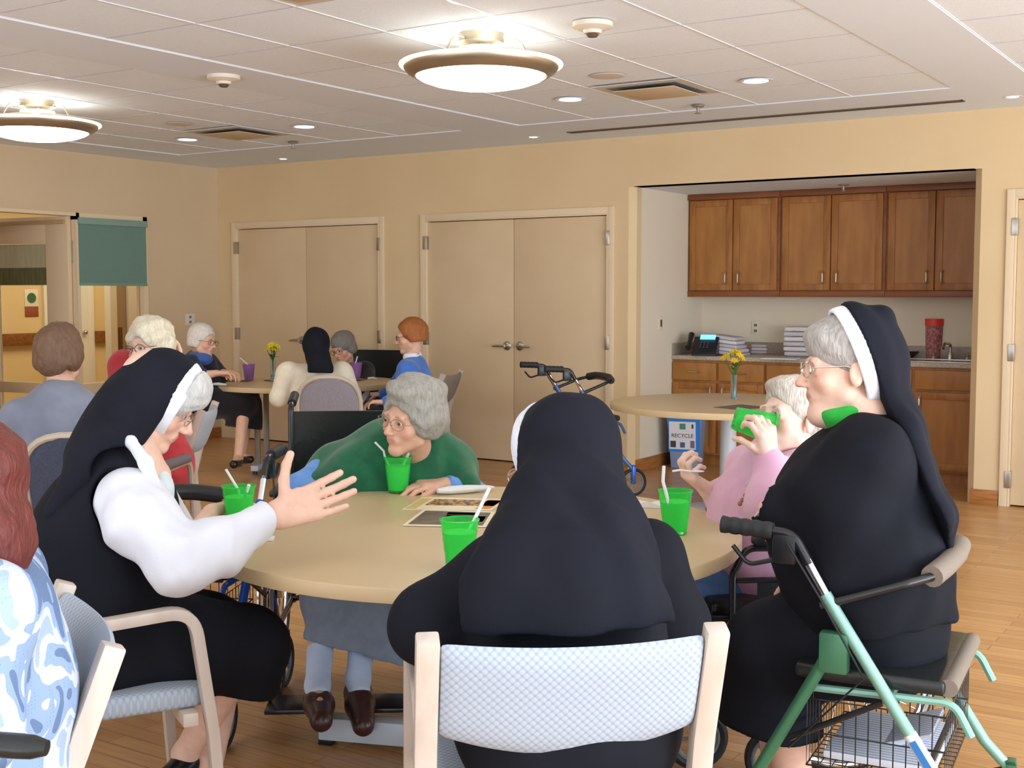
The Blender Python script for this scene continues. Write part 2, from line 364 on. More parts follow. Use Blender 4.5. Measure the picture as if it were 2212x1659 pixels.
# ---- glazed door leaf swung into the corridor
hd = cdir(-0.82, 0.40)
t = thing('door_4', 'cream glazed door swung open into the corridor', 'door', (XL-0.05, 7.27, 0), math.atan2(hd[1], hd[0]), kind='structure')
W = 1.02; f = MB()
f.box((0.0, -0.022, 0.02), (0.27, 0.022, 2.17)); f.box((0.90, -0.022, 0.02), (W, 0.022, 2.17)); f.box((0.27, -0.022, 1.93), (0.90, 0.022, 2.17)); f.box((0.27, -0.022, 0.55), (0.90, 0.022, 0.65)); f.box((0.27, -0.022, 0.02), (0.9, 0.022, 0.25))
f.build('leaf', M_trim, t, bevel=0.003, merge=False)
MB().box((0.27, -0.006, 0.25), (0.90, 0.0, 1.93)).build('pane', M_glass, t)
MB().box((0.275, 0.004, 1.71), (0.895, 0.010, 1.925)).build('pale_reflection', mat('pale_reflection', S(196, 190, 160), 0.7, col2=S(182, 178, 146), nscale=3, stretch=(8, 1, 1)), t)  # added panel, coloured as the pale shade reflected in the glass
MB().box((0.275, 0.004, 1.55), (0.895, 0.009, 1.71)).build('olive_reflection', mat('olive_reflection', S(118, 116, 78), 0.7, col2=S(92, 94, 62), nscale=3, stretch=(10, 1, 1)), t)  # darker lower part of the same painted reflection
MB().box((0.02, 0.022, 2.10), (0.95, 0.05, 2.135)).build('door_closer', mat('closer_bronze', S(188, 156, 112), 0.4), t, bevel=0.004)
for z in (1.85, 1.1, 0.25): MB().box((-0.014, -0.03, z-0.1), (0.012, -0.018, z+0.1)).build('hinge', M_steel, t, bevel=0.003)
tag(MB().box((XL-0.12, 6.2, 2.17), (XL+0.012, 7.33, 2.2)).build('trim_1', M_trim), 'header trim above the open doorway', kind='structure')

# ---- double doors on the back wall
def double_door(name, x0, x1, lab, levers=True, single=False):
    t = thing(name, lab, 'door', ((x0+x1)/2, YB, 0), kind='structure'); h = (x1-x0)/2
    f = MB()
    for a, b, c, d in ((-h-0.055, -h, 0, DH+0.055), (h, h+0.055, 0, DH+0.055), (-h, h, DH, DH+0.055)):
        f.box((a, -0.02, c), (b, 0.0, d))
    for a, b, c, d in ((-h, -h+0.012, 0, DH), (h-0.012, h, 0, DH), (-h+0.012, h-0.012, DH-0.012, DH)): f.box((a, -0.02, c), (b, 0.12, d))
    f.build('frame', M_trim, t, bevel=0.003, merge=False)
    MB().box((-h, 0.11, 0), (h, 0.125, DH)).build('dark_backing', mat('dark_gap', (0.01, 0.008, 0.006), 0.9), t)
    for s in (-1, 1):
        lf = MB().box((0.002*0 + (-h+0.014 if s < 0 else 0.0025), 0.012, 0.012), ((-0.0025 if s < 0 else h-0.014), 0.055, DH-0.018)).build('leaf', M_door, t, bevel=0.002)
        for z in (1.93, 1.07, 0.19): MB().box((s*h-0.022, -0.026, z-0.06), (s*h+0.022, 0.012, z+0.06)).build('hinge', M_steel, lf, bevel=0.006)
        if levers:
            l = MB(); R = Matrix.Translation((s*0.065, 0.012, 1.02)) @ Matrix.Rotation(pi/2, 4, 'X')
            l.lathe([(0.0, 0), (0.038, 0), (0.040, 0.008), (0.030, 0.016), (0.014, 0.018), (0.014, 0.055), (0.0, 0.055)], 18, R)
            l.tube(rpath([(s*0.065, -0.04, 1.02), (s*0.12, -0.048, 1.02), (s*0.19, -0.036, 1.015)], 0.02), [0.012]*8+[0.008], 8)
            l.build('lever_handle', M_steel, lf)
    return t
double_door('door_1', *D1, 'left tan double door of the back wall, behind the far table')
double_door('door_2', *D2, 'tan double door of the back wall with two lever handles, behind the blue walker')
double_door('door_3', *D3, 'pale door at the right edge of the photo')

# ================================================================ kitchenette
M_cab = mat('cabinet_wood', S(170, 112, 52), 0.42, col2=S(146, 92, 38), nscale=3.0, stretch=(6, 6, 1.2), detail=5, bump=0.03)
M_cabd = mat('cabinet_panel_wood', S(176, 120, 58), 0.42, col2=S(156, 102, 46), nscale=2.2, stretch=(5, 5, 1.0), detail=5, bump=0.02)
M_cabr = mat('cabinet_rail_wood', S(142, 82, 38), 0.4, col2=S(122, 68, 32), nscale=3, stretch=(1, 6, 6))
def pull(parent, x, y, z, horiz=False):
    b = MB(); L = 0.045
    if horiz: b.tube(rpath([(x-L, y, z), (x-L, y-0.025, z), (x+L, y-0.025, z), (x+L, y, z)], 0.015, 4), 0.006, 8)
    else:
        b.tube(rpath([(x, y, z-L), (x, y-0.025, z-L), (x, y-0.025, z+L), (x, y, z+L)], 0.015, 4), 0.006, 8); b.ball((x, y-0.012, z-L), 0.012, 8); b.ball((x, y-0.012, z+L), 0.012, 8)
    return b.build('handle', M_steel, parent)
def cab_door(parent, x0, x1, y, z0, z1, hx=None, hz=None, name='cabinet_door'):
    b = MB(); s = 0.055
    b.box((x0, y-0.02, z0), (x0+s, y, z1)); b.box((x1-s, y-0.02, z0), (x1, y, z1)); b.box((x0+s, y-0.02, z1-s), (x1-s, y, z1)); b.box((x0+s, y-0.02, z0), (x1-s, y, z0+s))
    d = b.build(name, M_cab, parent, bevel=0.004, merge=False)
    MB().box((x0+s-0.002, y-0.010, z0+s-0.002), (x1-s+0.002, y-0.004, z1-s+0.002)).build('panel', M_cabd, d)
    if hx is not None: pull(d, hx, y-0.02, hz)
    return d
ups = [(-4.684, -3.835, -4.258, 'left'), (-3.835, -2.945, -3.395, 'middle'), (-2.945, -2.041, -2.555, 'right')]
YU = 10.066
for (a, b_, mid, nm) in ups:
    t = thing('wall_cabinet', f'{nm} brown two-door wall cabinet hung over the counter', 'cabinet', ((a+b_)/2, YU, 1.445), group='wall cabinets over the counter')
    ox = (a+b_)/2; o = lambda v: v-ox; z = lambda v: v-1.445
    MB().box((o(a)+0.001, 0, z(1.445)), (o(b_)-0.001, 0.31, z(2.335))).build('carcass', M_cabr, t, bevel=0.003)
    MB().box((o(a)+0.001, -0.012, z(1.445)), (o(b_)-0.001, 0.0, z(1.495))).build('bottom_rail', M_cabr, t, bevel=0.003)
    MB().box((o(a)+0.001, -0.03, z(2.285)), (o(b_)-0.001, 0.0, z(2.335))).build('crown_rail', M_cabr, t, bevel=0.006)
    cab_door(t, o(a)+0.02, o(mid)-0.004, 0, z(1.50), z(2.28), o(mid)-0.058, z(1.605))
    cab_door(t, o(mid)+0.004, o(b_)-0.025, 0, z(1.50), z(2.28), o(mid)+0.058, z(1.605))
YLw = 9.765
lows = [(-4.684, -3.83, -4.256, 'left'), (-3.83, -3.2, None, 'middle'), (-3.2, -2.041, -2.62, 'right')]
for (a, b_, mid, nm) in lows:
    t = thing('base_cabinet', f'{nm} brown base cabinet with drawer fronts under the counter', 'cabinet', ((a+b_)/2, YLw, 0), group='base cabinets under the counter')
    ox = (a+b_)/2
    MB().box((a-ox+0.001, 0, 0.1), (b_-ox-0.001, 0.60, 0.905)).box((a-ox+0.001, 0.07, 0), (b_-ox-0.001, 0.6, 0.1)).build('carcass', M_cab, t, merge=False)
    spans = [(a, mid), (mid, b_)] if mid else [(a, b_)]
    for k, (p, q) in enumerate(spans):
        g = 0.012; dw = MB().box((p-ox+g, -0.02, 0.735), (q-ox-g, 0, 0.885)).build('drawer', M_cabd, t, bevel=0.006)
        if nm != 'right': pull(dw, (p+q)/2-ox, -0.02, 0.805, True)
        hx = (q-ox-0.055) if k == 0 else (p-ox+0.055)
        cab_door(t, p-ox+g, q-ox-g, 0, 0.115, 0.715, hx, 0.63)
M_ctr = mat('laminate_counter', S(196, 184, 168), 0.35, col2=S(160, 146, 130), nscale=90, detail=4)
ct = MB().box((N0, 9.743, 0.907), (N1, 10.38, 0.943)).build('worktop', M_ctr, bevel=0.004); tag(ct, 'speckled beige laminate worktop running the width of the niche', 'worktop')
MB().box((N0, 10.362, 0.943), (N1, 10.38, 1.045)).build('backsplash', mat('backsplash', S(166, 152, 138), 0.4, col2=S(146, 132, 118), nscale=80), ct, bevel=0.003)
MB().box((N0, 9.75, 0.943), (N0+0.018, 10.362, 1.045)).build('side_splash', MATS['backsplash'], ct, bevel=0.003)
# sink in the worktop
t = thing('kitchen_sink', 'steel sink rim with faucet at the right end of the worktop', 'sink', (-2.5, 10.02, 0.943))
b = MB()
for lo, hi in (((-0.34, -0.24, 0.0005), (0.42, -0.20, 0.008)), ((-0.34, 0.16, 0.0005), (0.42, 0.26, 0.008)), ((-0.34, -0.2, 0.0005), (-0.30, 0.16, 0.008)), ((0.38, -0.2, 0.0005), (0.42, 0.16, 0.008))): b.box(lo, hi)
b.build('rim', M_steel, t, bevel=0.002, merge=False)
MB().box((-0.30, -0.20, 0.0005), (0.38, 0.16, 0.003)).build('basin', mat('sink_basin', S(150, 148, 140), 0.25, metal=1), t)
b = MB().lathe([(0.0, 0), (0.025, 0), (0.02, 0.04), (0.012, 0.06), (0.0, 0.06)], 14, Matrix.Translation((0.04, 0.21, 0.008)))
b.tube(rpath([(0.04, 0.21, 0.05), (0.04, 0.21, 0.13), (0.04, 0.02, 0.14), (0.04, -0.02, 0.10)], 0.05), 0.011, 10); b.build('faucet', M_steel, t)
for s in (-0.09, 0.17, 0.28): MB().lathe([(0.0, 0), (0.022, 0), (0.014, 0.02), (0.02, 0.035), (0.012, 0.05), (0.0, 0.05)], 12, Matrix.Translation((s, 0.21, 0.008))).build('tap', M_steel, t)

# switch and outlets
def plate(name, loc, rz, lab, w_=0.075, h_=0.12, col=S(226, 214, 190), holes=True, dark=None):
    t = thing(name, lab, 'outlet' if holes else 'switch', loc, rz)
    MB().box((-w_/2, -0.008, -h_/2), (w_/2, 0, h_/2)).build('cover_plate', mat('plate_'+name+lab[:4], col, 0.4), t, bevel=0.003)
    if holes:
        for z in (-0.025, 0.025): MB().box((-0.014, -0.011, z-0.012), (0.014, -0.008, z+0.012)).build('socket', mat('socket_grey', S(120, 112, 100), 0.5), t, bevel=0.002)
    else: MB().box((-0.012, -0.014, -0.03), (0.012, -0.008, 0.03)).build('toggle', mat('toggle_dark', S(86, 58, 44), 0.4), t, bevel=0.002)
plate('light_switch', (N0, 9.52, 1.223), pi/2, 'small switch with dark toggle on the niche side wall', holes=False)
plate('wall_outlet', (-4.17, 10.38, 1.17), 0, 'beige outlet on the niche wall above the leaning towels')
t = plate('thermostat', (XL, 8.634, 1.215), pi/2, 'white square plate on the left wall beside the corner', 0.12, 0.11, S(222, 214, 200))
# ================================================================ furniture kinds
M_maple = mat('pale_maple', S(206, 193, 182), 0.38, col2=S(196, 182, 168), nscale=3, stretch=(8, 8, 1.0), detail=4, bump=0.02)
M_dark = mat('black_plastic', (0.012, 0.012, 0.014), 0.35)
M_blackmetal = mat('black_metal', (0.014, 0.014, 0.016), 0.25, spec=0.6)
M_rubber = mat('black_rubber', (0.02, 0.02, 0.022), 0.6)
M_vinyl = mat('black_vinyl', (0.016, 0.018, 0.018), 0.3, bump=0.15, bscale=30)
M_chrome = mat('chrome', (0.8, 0.8, 0.82), 0.12, metal=1.0)
M_greyT = mat('grey_table_metal', S(196, 204, 212), 0.4)
M_legT = mat('table_leg_grey', S(160, 152, 140), 0.4, metal=0.3)
M_top = mat('table_laminate', S(122, 130, 134), 0.26, col2=S(108, 116, 120), nscale=4, stretch=(0.5, 2.2, 1), detail=6, coat=0.15)
M_edge = mat('table_edge', S(206, 182, 142), 0.35)
M_foam = mat('taupe_foam', S(128, 116, 104), 0.7)

def pattern_fabric(name, c1, c2, sc=82.0, flat=False):
    m = bpy.data.materials.new(name); m.use_nodes = True; nt = m.node_tree; L = nt.links.new; b = nt.nodes['Principled BSDF']
    tc = _n(nt, 'ShaderNodeTexCoord'); mp = _n(nt, 'ShaderNodeMapping'); mp.inputs['Rotation'].default_value = (0, 0, radians(45)) if flat else (0, radians(45), 0); mp.inputs['Scale'].default_value = (sc, sc, 0.01) if flat else (sc, 0.01, sc)
    L(tc.outputs['Object'], mp.inputs['Vector'])
    vo = _n(nt, 'ShaderNodeTexVoronoi'); vo.inputs['Randomness'].default_value = 0.0; vo.inputs['Scale'].default_value = 1.0; L(mp.outputs[0], vo.inputs['Vector'])
    rp = _n(nt, 'ShaderNodeValToRGB'); rp.color_ramp.elements[0].position = 0.30; rp.color_ramp.elements[1].position = 0.62
    rp.color_ramp.elements[0].color = (*c1, 1); rp.color_ramp.elements[1].color = (*c2, 1); L(vo.outputs['Distance'], rp.inputs[0]); L(rp.outputs[0], b.inputs['Base Color'])
    bp = _n(nt, 'ShaderNodeBump'); bp.invert = True; bp.inputs['Strength'].default_value = 0.35; bp.inputs['Distance'].default_value = 0.003
    L(vo.outputs['Distance'], bp.inputs['Height']); L(bp.outputs[0], b.inputs['Normal']); b.inputs['Roughness'].default_value = 0.85
    MATS[name] = m; return m
M_fab = pattern_fabric('scalloped_blue_grey_fabric', S(176, 186, 196), S(146, 160, 182))
M_fabs = pattern_fabric('scalloped_seat_fabric', S(176, 186, 196), S(146, 160, 182), 82.0, True)
M_fabg = mat('grey_fabric', S(150, 144, 150), 0.85, col2=S(140, 134, 142), nscale=90, bump=0.1)
M_fabb = mat('blue_grey_fabric', S(72, 78, 98), 0.85, col2=S(62, 68, 88), nscale=90, bump=0.1)
M_fabt = mat('taupe_fabric', S(146, 132, 124), 0.85, col2=S(134, 120, 112), nscale=90, bump=0.1)

def armchair(label, fab, cat='chair', group=None, w=0.60, top=0.84):
    """bentwood armchair, faces local +Y"""
    t = thing('armchair', label, cat, group=group)
    xo = w/2-0.0225; sy = lambda z: -0.20-0.16*max(0.0, (z-0.42))/0.42
    for s in (-1, 1):
        path = [(-0.27, 0.0), (-0.235, 0.25), (-0.225, 0.42), (sy(0.6), 0.6), (sy(top), top)]
        pp = []
        for i in range(len(path)-1):
            for k in range(4): a = k/4; pp.append((path[i][0]*(1-a)+path[i+1][0]*a, path[i][1]*(1-a)+path[i+1][1]*a))
        pp.append(path[-1])
        MB().sweep(pp, 0.045, 0.042, s*xo).build('back_post', M_maple, t, bevel=0.006)
        ap = rpath([(0, sy(0.62)+0.02, 0.60), (0, -0.12, 0.655), (0, 0.23, 0.675), (0, 0.275, 0.35), (0, 0.30, 0.0)], 0.075, 8)
        MB().sweep([(p[1], p[2]) for p in ap], 0.042, 0.030, s*(xo)).build('arm_frame', M_maple, t, bevel=0.005)
    # padded back, dished backwards, lower edge sags in the middle
    nx, nz = 16, 8; bw = xo-0.0225+0.002; vs = []; fs = []
    for side in (0, 1):
        for j in range(nz+1):
            for i in range(nx+1):
                u = i/nx*2-1; v = j/nz
                zt = top-0.004-0.006*(1-u*u); zb = top-0.225-0.045*(1-u*u)
                z = zt*v+zb*(1-v)
                th = 0.026*math.sqrt(max(0.0, 1-(2*v-1)**4)) * (0.75+0.25*(1-u**6))
                y = sy(z)-0.035*(1-u*u)+(th if side else -th)
                vs.append((u*bw, y, z))
    q = lambda s_, i, j: s_*(nx+1)*(nz+1)+j*(nx+1)+i
    for s_ in (0, 1):
        for j in range(nz):
            for i in range(nx): fs.append((q(s_, i, j), q(s_, i+1, j), q(s_, i+1, j+1), q(s_, i, j+1)))
    for i in range(nx):
        fs.append((q(0, i, 0), q(1, i, 0), q(1, i+1, 0), q(0, i+1, 0))); fs.append((q(0, i, nz), q(0, i+1, nz), q(1, i+1, nz), q(1, i, nz)))
    for j in range(nz):
        fs.append((q(0, 0, j), q(0, 0, j+1), q(1, 0, j+1), q(1, 0, j))); fs.append((q(0, nx, j), q(1, nx, j), q(1, nx, j+1), q(0, nx, j+1)))
    sub(MB().add(vs, fs).build('backrest', fab, t))
    sub(MB().box((-xo+0.03, -0.22, 0.405), (xo-0.03, 0.27, 0.465)).build('seat', M_fabs if fab is M_fab else fab, t, bevel=0.025, seg=3))
    MB().box((-xo, -0.21, 0.37), (xo, -0.17, 0.405)).build('back_rail', M_maple, t, bevel=0.004)
    MB().box((-xo, 0.20, 0.37), (xo, 0.24, 0.405)).build('front_rail', M_maple, t, bevel=0.004)
    return t

def roundback(label, fab, group=None, w=0.52, top=0.86, arms=True):
    """stacking armchair with a rounded upholstered back in a pale rim"""
    t = thing('round_back_chair', label, 'chair', group=group); h = w/2
    pts = [(-h, 0.50), (-h, 0.62)]+[(-h*cos(a)**0.8 if cos(a) > 0 else h*(-cos(a))**0.8, 0.62+(top-0.62)*sin(a)**0.75) for a in [pi*k/16 for k in range(1, 16)]]+[(h, 0.62), (h, 0.50)]
    Y = lambda x, z: -0.22-0.10*(z-0.45)/0.4-0.035*(1-(x/h)**2)
    MB().tube([(x, Y(x, z), z) for x, z in pts], 0.017, 8).build('back_rim', mat('cream_rim', S(198, 184, 164), 0.4), t)
    n = len(pts); vs = []; fs = []
    rows = 8
    for side in (0, 1):
        for j in range(rows+1):
            k = j/rows; zt = 0.47+(top-0.012-0.47)*k
            hw = h*0.985 if zt < 0.62 else h*0.985*max(0.0, 1-((zt-0.62)/(top-0.62))**2.4)**0.5
            for i in range(13):
                u = i/12*2-1; x = u*hw; ed = math.sqrt(max(0.0, 1-u**6))
                vs.append((x, Y(x, zt)+(0.022*ed if side else -0.016*ed), zt))
    q = lambda s_, i, j: s_*13*(rows+1)+j*13+i
    for s_ in (0, 1):
        for j in range(rows):
            for i in range(12): fs.append((q(s_, i, j), q(s_, i+1, j), q(s_, i+1, j+1), q(s_, i, j+1)))
    for i in range(12): fs.append((q(0, i, 0), q(1, i, 0), q(1, i+1, 0), q(0, i+1, 0)))
    MB().add(vs, fs).build('backrest', fab, t)
    sub(MB().box((-h+0.02, -0.21, 0.42), (h-0.02, 0.25, 0.48)).build('seat', fab, t, bevel=0.025, seg=3))
    mt = mat('pale_chair_metal', S(190, 176, 160), 0.4, metal=0.2)
    for s in (-1, 1):
        MB().tube(rpath([(s*h, -0.22, 0.60), (s*h, -0.24, 0.40), (s*(h+0.01), -0.31, 0.0)], 0.05), 0.014, 8).build('leg', mt, t)
        MB().tube(rpath([(s*h, -0.23, 0.66), (s*(h+0.02), 0.20, 0.68), (s*(h+0.02), 0.24, 0.3), (s*(h+0.02), 0.27, 0.0)], 0.06), 0.014, 8).build('arm_tube', mt, t)
        if arms: MB().tube(rpath([(s*(h+0.01), -0.16, 0.69), (s*(h+0.02), 0.17, 0.695)], 0.03), 0.024, 10).build('arm_pad', mat('pad_grey', S(110, 104, 108), 0.7), t)
    return t

def round_table(label, loc, r, group=None, kind='x', rz=0.0):
    t = thing('round_table', label, 'table', (loc[0], loc[1], 0), rz, group=group)
    MB().lathe([(0.0, 0.70), (r-0.012, 0.70), (r-0.012, 0.739), (0.0, 0.739)], 72).build('top', M_top, t)
    MB().lathe([(r-0.014, 0.698), (r-0.002, 0.700), (r, 0.706), (r, 0.734), (r-0.003, 0.7395), (r-0.014, 0.7400)], 72).build('edge_band', M_edge, t)
    if kind == 'x':
        for k in range(4):
            a = k*pi/2; M = Matrix.Rotation(a, 4, 'Z')
            MB().box((0.03, -0.035, 0.02), (0.52, 0.035, 0.095), M).build('foot', M_greyT, t, bevel=0.006)
            MB().cbox((0.50, 0, 0.01), (0.05, 0.05, 0.02), M).build('leveller', M_dark, t, bevel=0.004)
        MB().tube([(0, 0, 0.06), (0, 0, 0.70)], 0.05, 20).build('pedestal', M_greyT, t)
        MB().box((-0.3, -0.03, 0.67), (0.3, 0.03, 0.70)).box((-0.03, -0.3, 0.67), (0.03, 0.3, 0.70)).build('spider', M_greyT, t, merge=False)
    elif kind == 'pedestal':
        MB().tube([(0, 0, 0.03), (0, 0, 0.70)], 0.055, 24).build('pedestal', M_greyT, t)
        MB().lathe([(0.0, 0), (0.33, 0), (0.33, 0.012), (0.10, 0.035), (0.0, 0.035)], 36).build('base', M_greyT, t)
    else:
        for s in (-1, 1):
            MB().box((s*0.36-0.03, -0.33, 0.03), (s*0.36+0.03, 0.33, 0.075)).build('foot', M_greyT, t, bevel=0.006)
            for u in (-1, 1): MB().box((s*0.36-0.022, u*0.19-0.018, 0.05), (s*0.36+0.022, u*0.19+0.018, 0.70)).build('leg', M_legT, t, bevel=0.006)
            for u in (-1, 1): MB().lathe([(0.0, 0), (0.018, 0), (0.018, 0.03), (0.0, 0.03)], 10, Matrix.Translation((s*0.36, u*0.3, 0.001))).build('leveller', M_dark, t)
    return t

def wheel(parent, c, R, wdt=0.03, tyre=M_rubber, rim=M_dark, spokes=5, name='wheel', axis='x', handrim=False):
    """wheel with axle along local x"""
    w_ = MB(); n = 28
    w_.tube([(c[0], c[1]+(R-wdt/2)*cos(2*pi*k/n), c[2]+(R-wdt/2)*sin(2*pi*k/n)) for k in range(n)], wdt/2, 8, closed=True)
    o = w_.build(name, tyre, parent)
    h = MB(); h.tube([(c[0]-wdt*0.6, c[1], c[2]), (c[0]+wdt*0.6, c[1], c[2])], R*0.16, 12)
    h.tube([(c[0], c[1]+(R-wdt)*cos(2*pi*k/n), c[2]+(R-wdt)*sin(2*pi*k/n)) for k in range(n)], wdt*0.28, 6, closed=True)
    for k in range(spokes):
        a = 2*pi*k/spokes; h.tube([(c[0], c[1], c[2]), (c[0], c[1]+(R-wdt)*cos(a), c[2]+(R-wdt)*sin(a))], R*0.05 if spokes < 8 else 0.002, 6)
    h.build('rim', rim, o)
    if handrim:
        MB().tube([(c[0]+handrim*0.035, c[1]+(R-0.035)*cos(2*pi*k/n), c[2]+(R-0.035)*sin(2*pi*k/n)) for k in range(n)], 0.009, 8, closed=True).build('hand_rim', M_chrome, o)
    return o

def rollator(label, frame, frame2, loc, rz, group=None, w=0.54, basket=True, foam=M_foam, scale=1.0, hz=0.90, wr=0.10):
    """four-wheeled walker; local +Y is the direction it is pushed, grips reach back to -Y"""
    t = thing('rollator_walker', label, 'walker', loc, rz, group=group, scale=scale); h = w/2
    for s in (-1, 1):
        # slanted front leg running up into the handle post
        MB().tube([(s*h, -0.12, 0.75), (s*h, 0.20, 0.26), (s*h, 0.26, 0.20), (s*h, 0.27, 0.12)], 0.0155, 12).build('front_leg', frame, t)
        MB().tube([(s*h, -0.09, 0.64), (s*h, -0.36, 0.13)], 0.0155, 12).build('rear_leg', frame2, t)
        MB().box((s*h-0.02, -0.13, 0.56), (s*h+0.02, -0.06, 0.66), None).build('joint_plate', frame2, t, bevel=0.008)
        MB().tube([(s*h, -0.115, 0.745), (s*h, -0.165, 0.83)], 0.012, 12).build('handle_post', M_chrome, t)
        MB().tube(rpath([(s*h, -0.16, 0.82), (s*h, -0.20, hz-0.01), (s*h, -0.36, hz)], 0.05), 0.013, 10).build('handle_tube', M_blackmetal, t)
        g = []; nn = 14
        for k in range(nn+1): g.append((s*h, -0.25-0.13*k/nn, hz-0.006+0.006*k/nn))
        MB().tube(g, [0.020+0.0025*abs(sin(k*pi/3.0)) for k in range(nn+1)], 12).build('hand_grip', M_rubber, t)
        MB().box((s*h-0.016, -0.25, hz-0.085), (s*h+0.016, -0.19, hz-0.01)).build('brake_housing', M_dark, t, bevel=0.01)
        MB().tube(rpath([(s*h, -0.22, hz-0.07), (s*h+0.006, -0.31, hz-0.095), (s*h+0.006, -0.35, hz-0.05)], 0.03), 0.006, 8).build('brake_lever', M_dark, t)
        MB().tube([(s*h+s*0.018, -0.21, hz-0.03), (s*h+s*0.05, -0.12, hz-0.15), (s*h+s*0.02, -0.02, 0.56), (s*h+s*0.015, -0.20, 0.36)], 0.003, 6).build('brake_cable', M_dark, t)
        MB().tube([(s*h, 0.02, 0.50), (s*h, -0.20, 0.38)], 0.008, 8).build('brace', M_blackmetal, t)
        for (yy, zz) in ((0.27, wr), (-0.37, wr)):
            wo = wheel(t, (s*h, yy, zz), wr, 0.026, rim=mat('grey_wheel_rim', S(120, 128, 130), 0.5), spokes=5)
            MB().box((s*h-0.021, yy-0.012, zz-0.01), (s*h-0.015, yy+0.012, zz+wr+0.02)).box((s*h+0.015, yy-0.012, zz-0.01), (s*h+0.021, yy+0.012, zz+wr+0.02)).box((s*h-0.021, yy-0.012, zz+wr+0.008), (s*h+0.021, yy+0.012, zz+wr+0.02)).build('fork', frame2, t, bevel=0.003, merge=False)
    # seat, seat frame and cross bars
    MB().tube([(-h, 0.03, 0.51), (h, 0.03, 0.51)], 0.012, 8).build('cross_bar', frame, t)
    MB().tube([(-h, -0.27, 0.30), (h, -0.27, 0.30)], 0.008, 8).build('cross_bar', M_blackmetal, t)
    MB().tube([(-h, 0.13, 0.36), (h, 0.13, 0.36)], 0.008, 8).build('cross_bar', M_blackmetal, t)
    for s in (-1, 1): MB().tube(rpath([(s*(h-0.03), -0.17, 0.505), (s*(h-0.03), 0.18, 0.515), (s*(h-0.03), 0.22, 0.44)], 0.05), 0.010, 8).build('seat_tube', frame, t)
    sub(MB().box((-h+0.025, -0.20, 0.525), (h-0.025, 0.16, 0.565)).build('seat', M_vinyl, t, bevel=0.016, seg=3))
    MB().tube([(-h+0.04, 0.165, 0.545), (h-0.04, 0.165, 0.545)], 0.022, 12).build('seat_edge_foam', foam, t)
    # backrest hoop
    MB().tube(rpath([(-h, -0.13, 0.72), (-h+0.01, 0.06, 0.79), (-h+0.06, 0.13, 0.81)], 0.06)+rpath([(h-0.06, 0.13, 0.81), (h-0.01, 0.06, 0.79), (h, -0.13, 0.72)], 0.06), 0.011, 10).build('backrest_tube', M_blackmetal, t)
    MB().tube([(-h+0.05, 0.12, 0.808), (-h*0.5, 0.14, 0.82), (0, 0.147, 0.822), (h*0.5, 0.14, 0.82), (h-0.05, 0.12, 0.808)], 0.027, 14).build('backrest_foam', foam, t)
    if basket:
        b = MB(); x0, x1, y0, y1, z0, z1 = -h+0.05, h-0.05, -0.17, 0.16, 0.30, 0.47
        for z in (z0, (z0+z1)/2, z1): b.tube([(x0, y0, z), (x1, y0, z), (x1, y1, z), (x0, y1, z)], 0.0028, 5, closed=True)
        for k in range(15): x = x0+(x1-x0)*k/14; b.tube([(x, y0, z1), (x, y0, z0), (x, y1, z0), (x, y1, z1)], 0.0016, 4)
        for k in range(1, 11): y = y0+(y1-y0)*k/11; b.tube([(x0, y, z1), (x0, y, z0), (x1, y, z0), (x1, y, z1)], 0.0016, 4)
        b.build('wire_basket', M_blackmetal, t, merge=False)
    return t

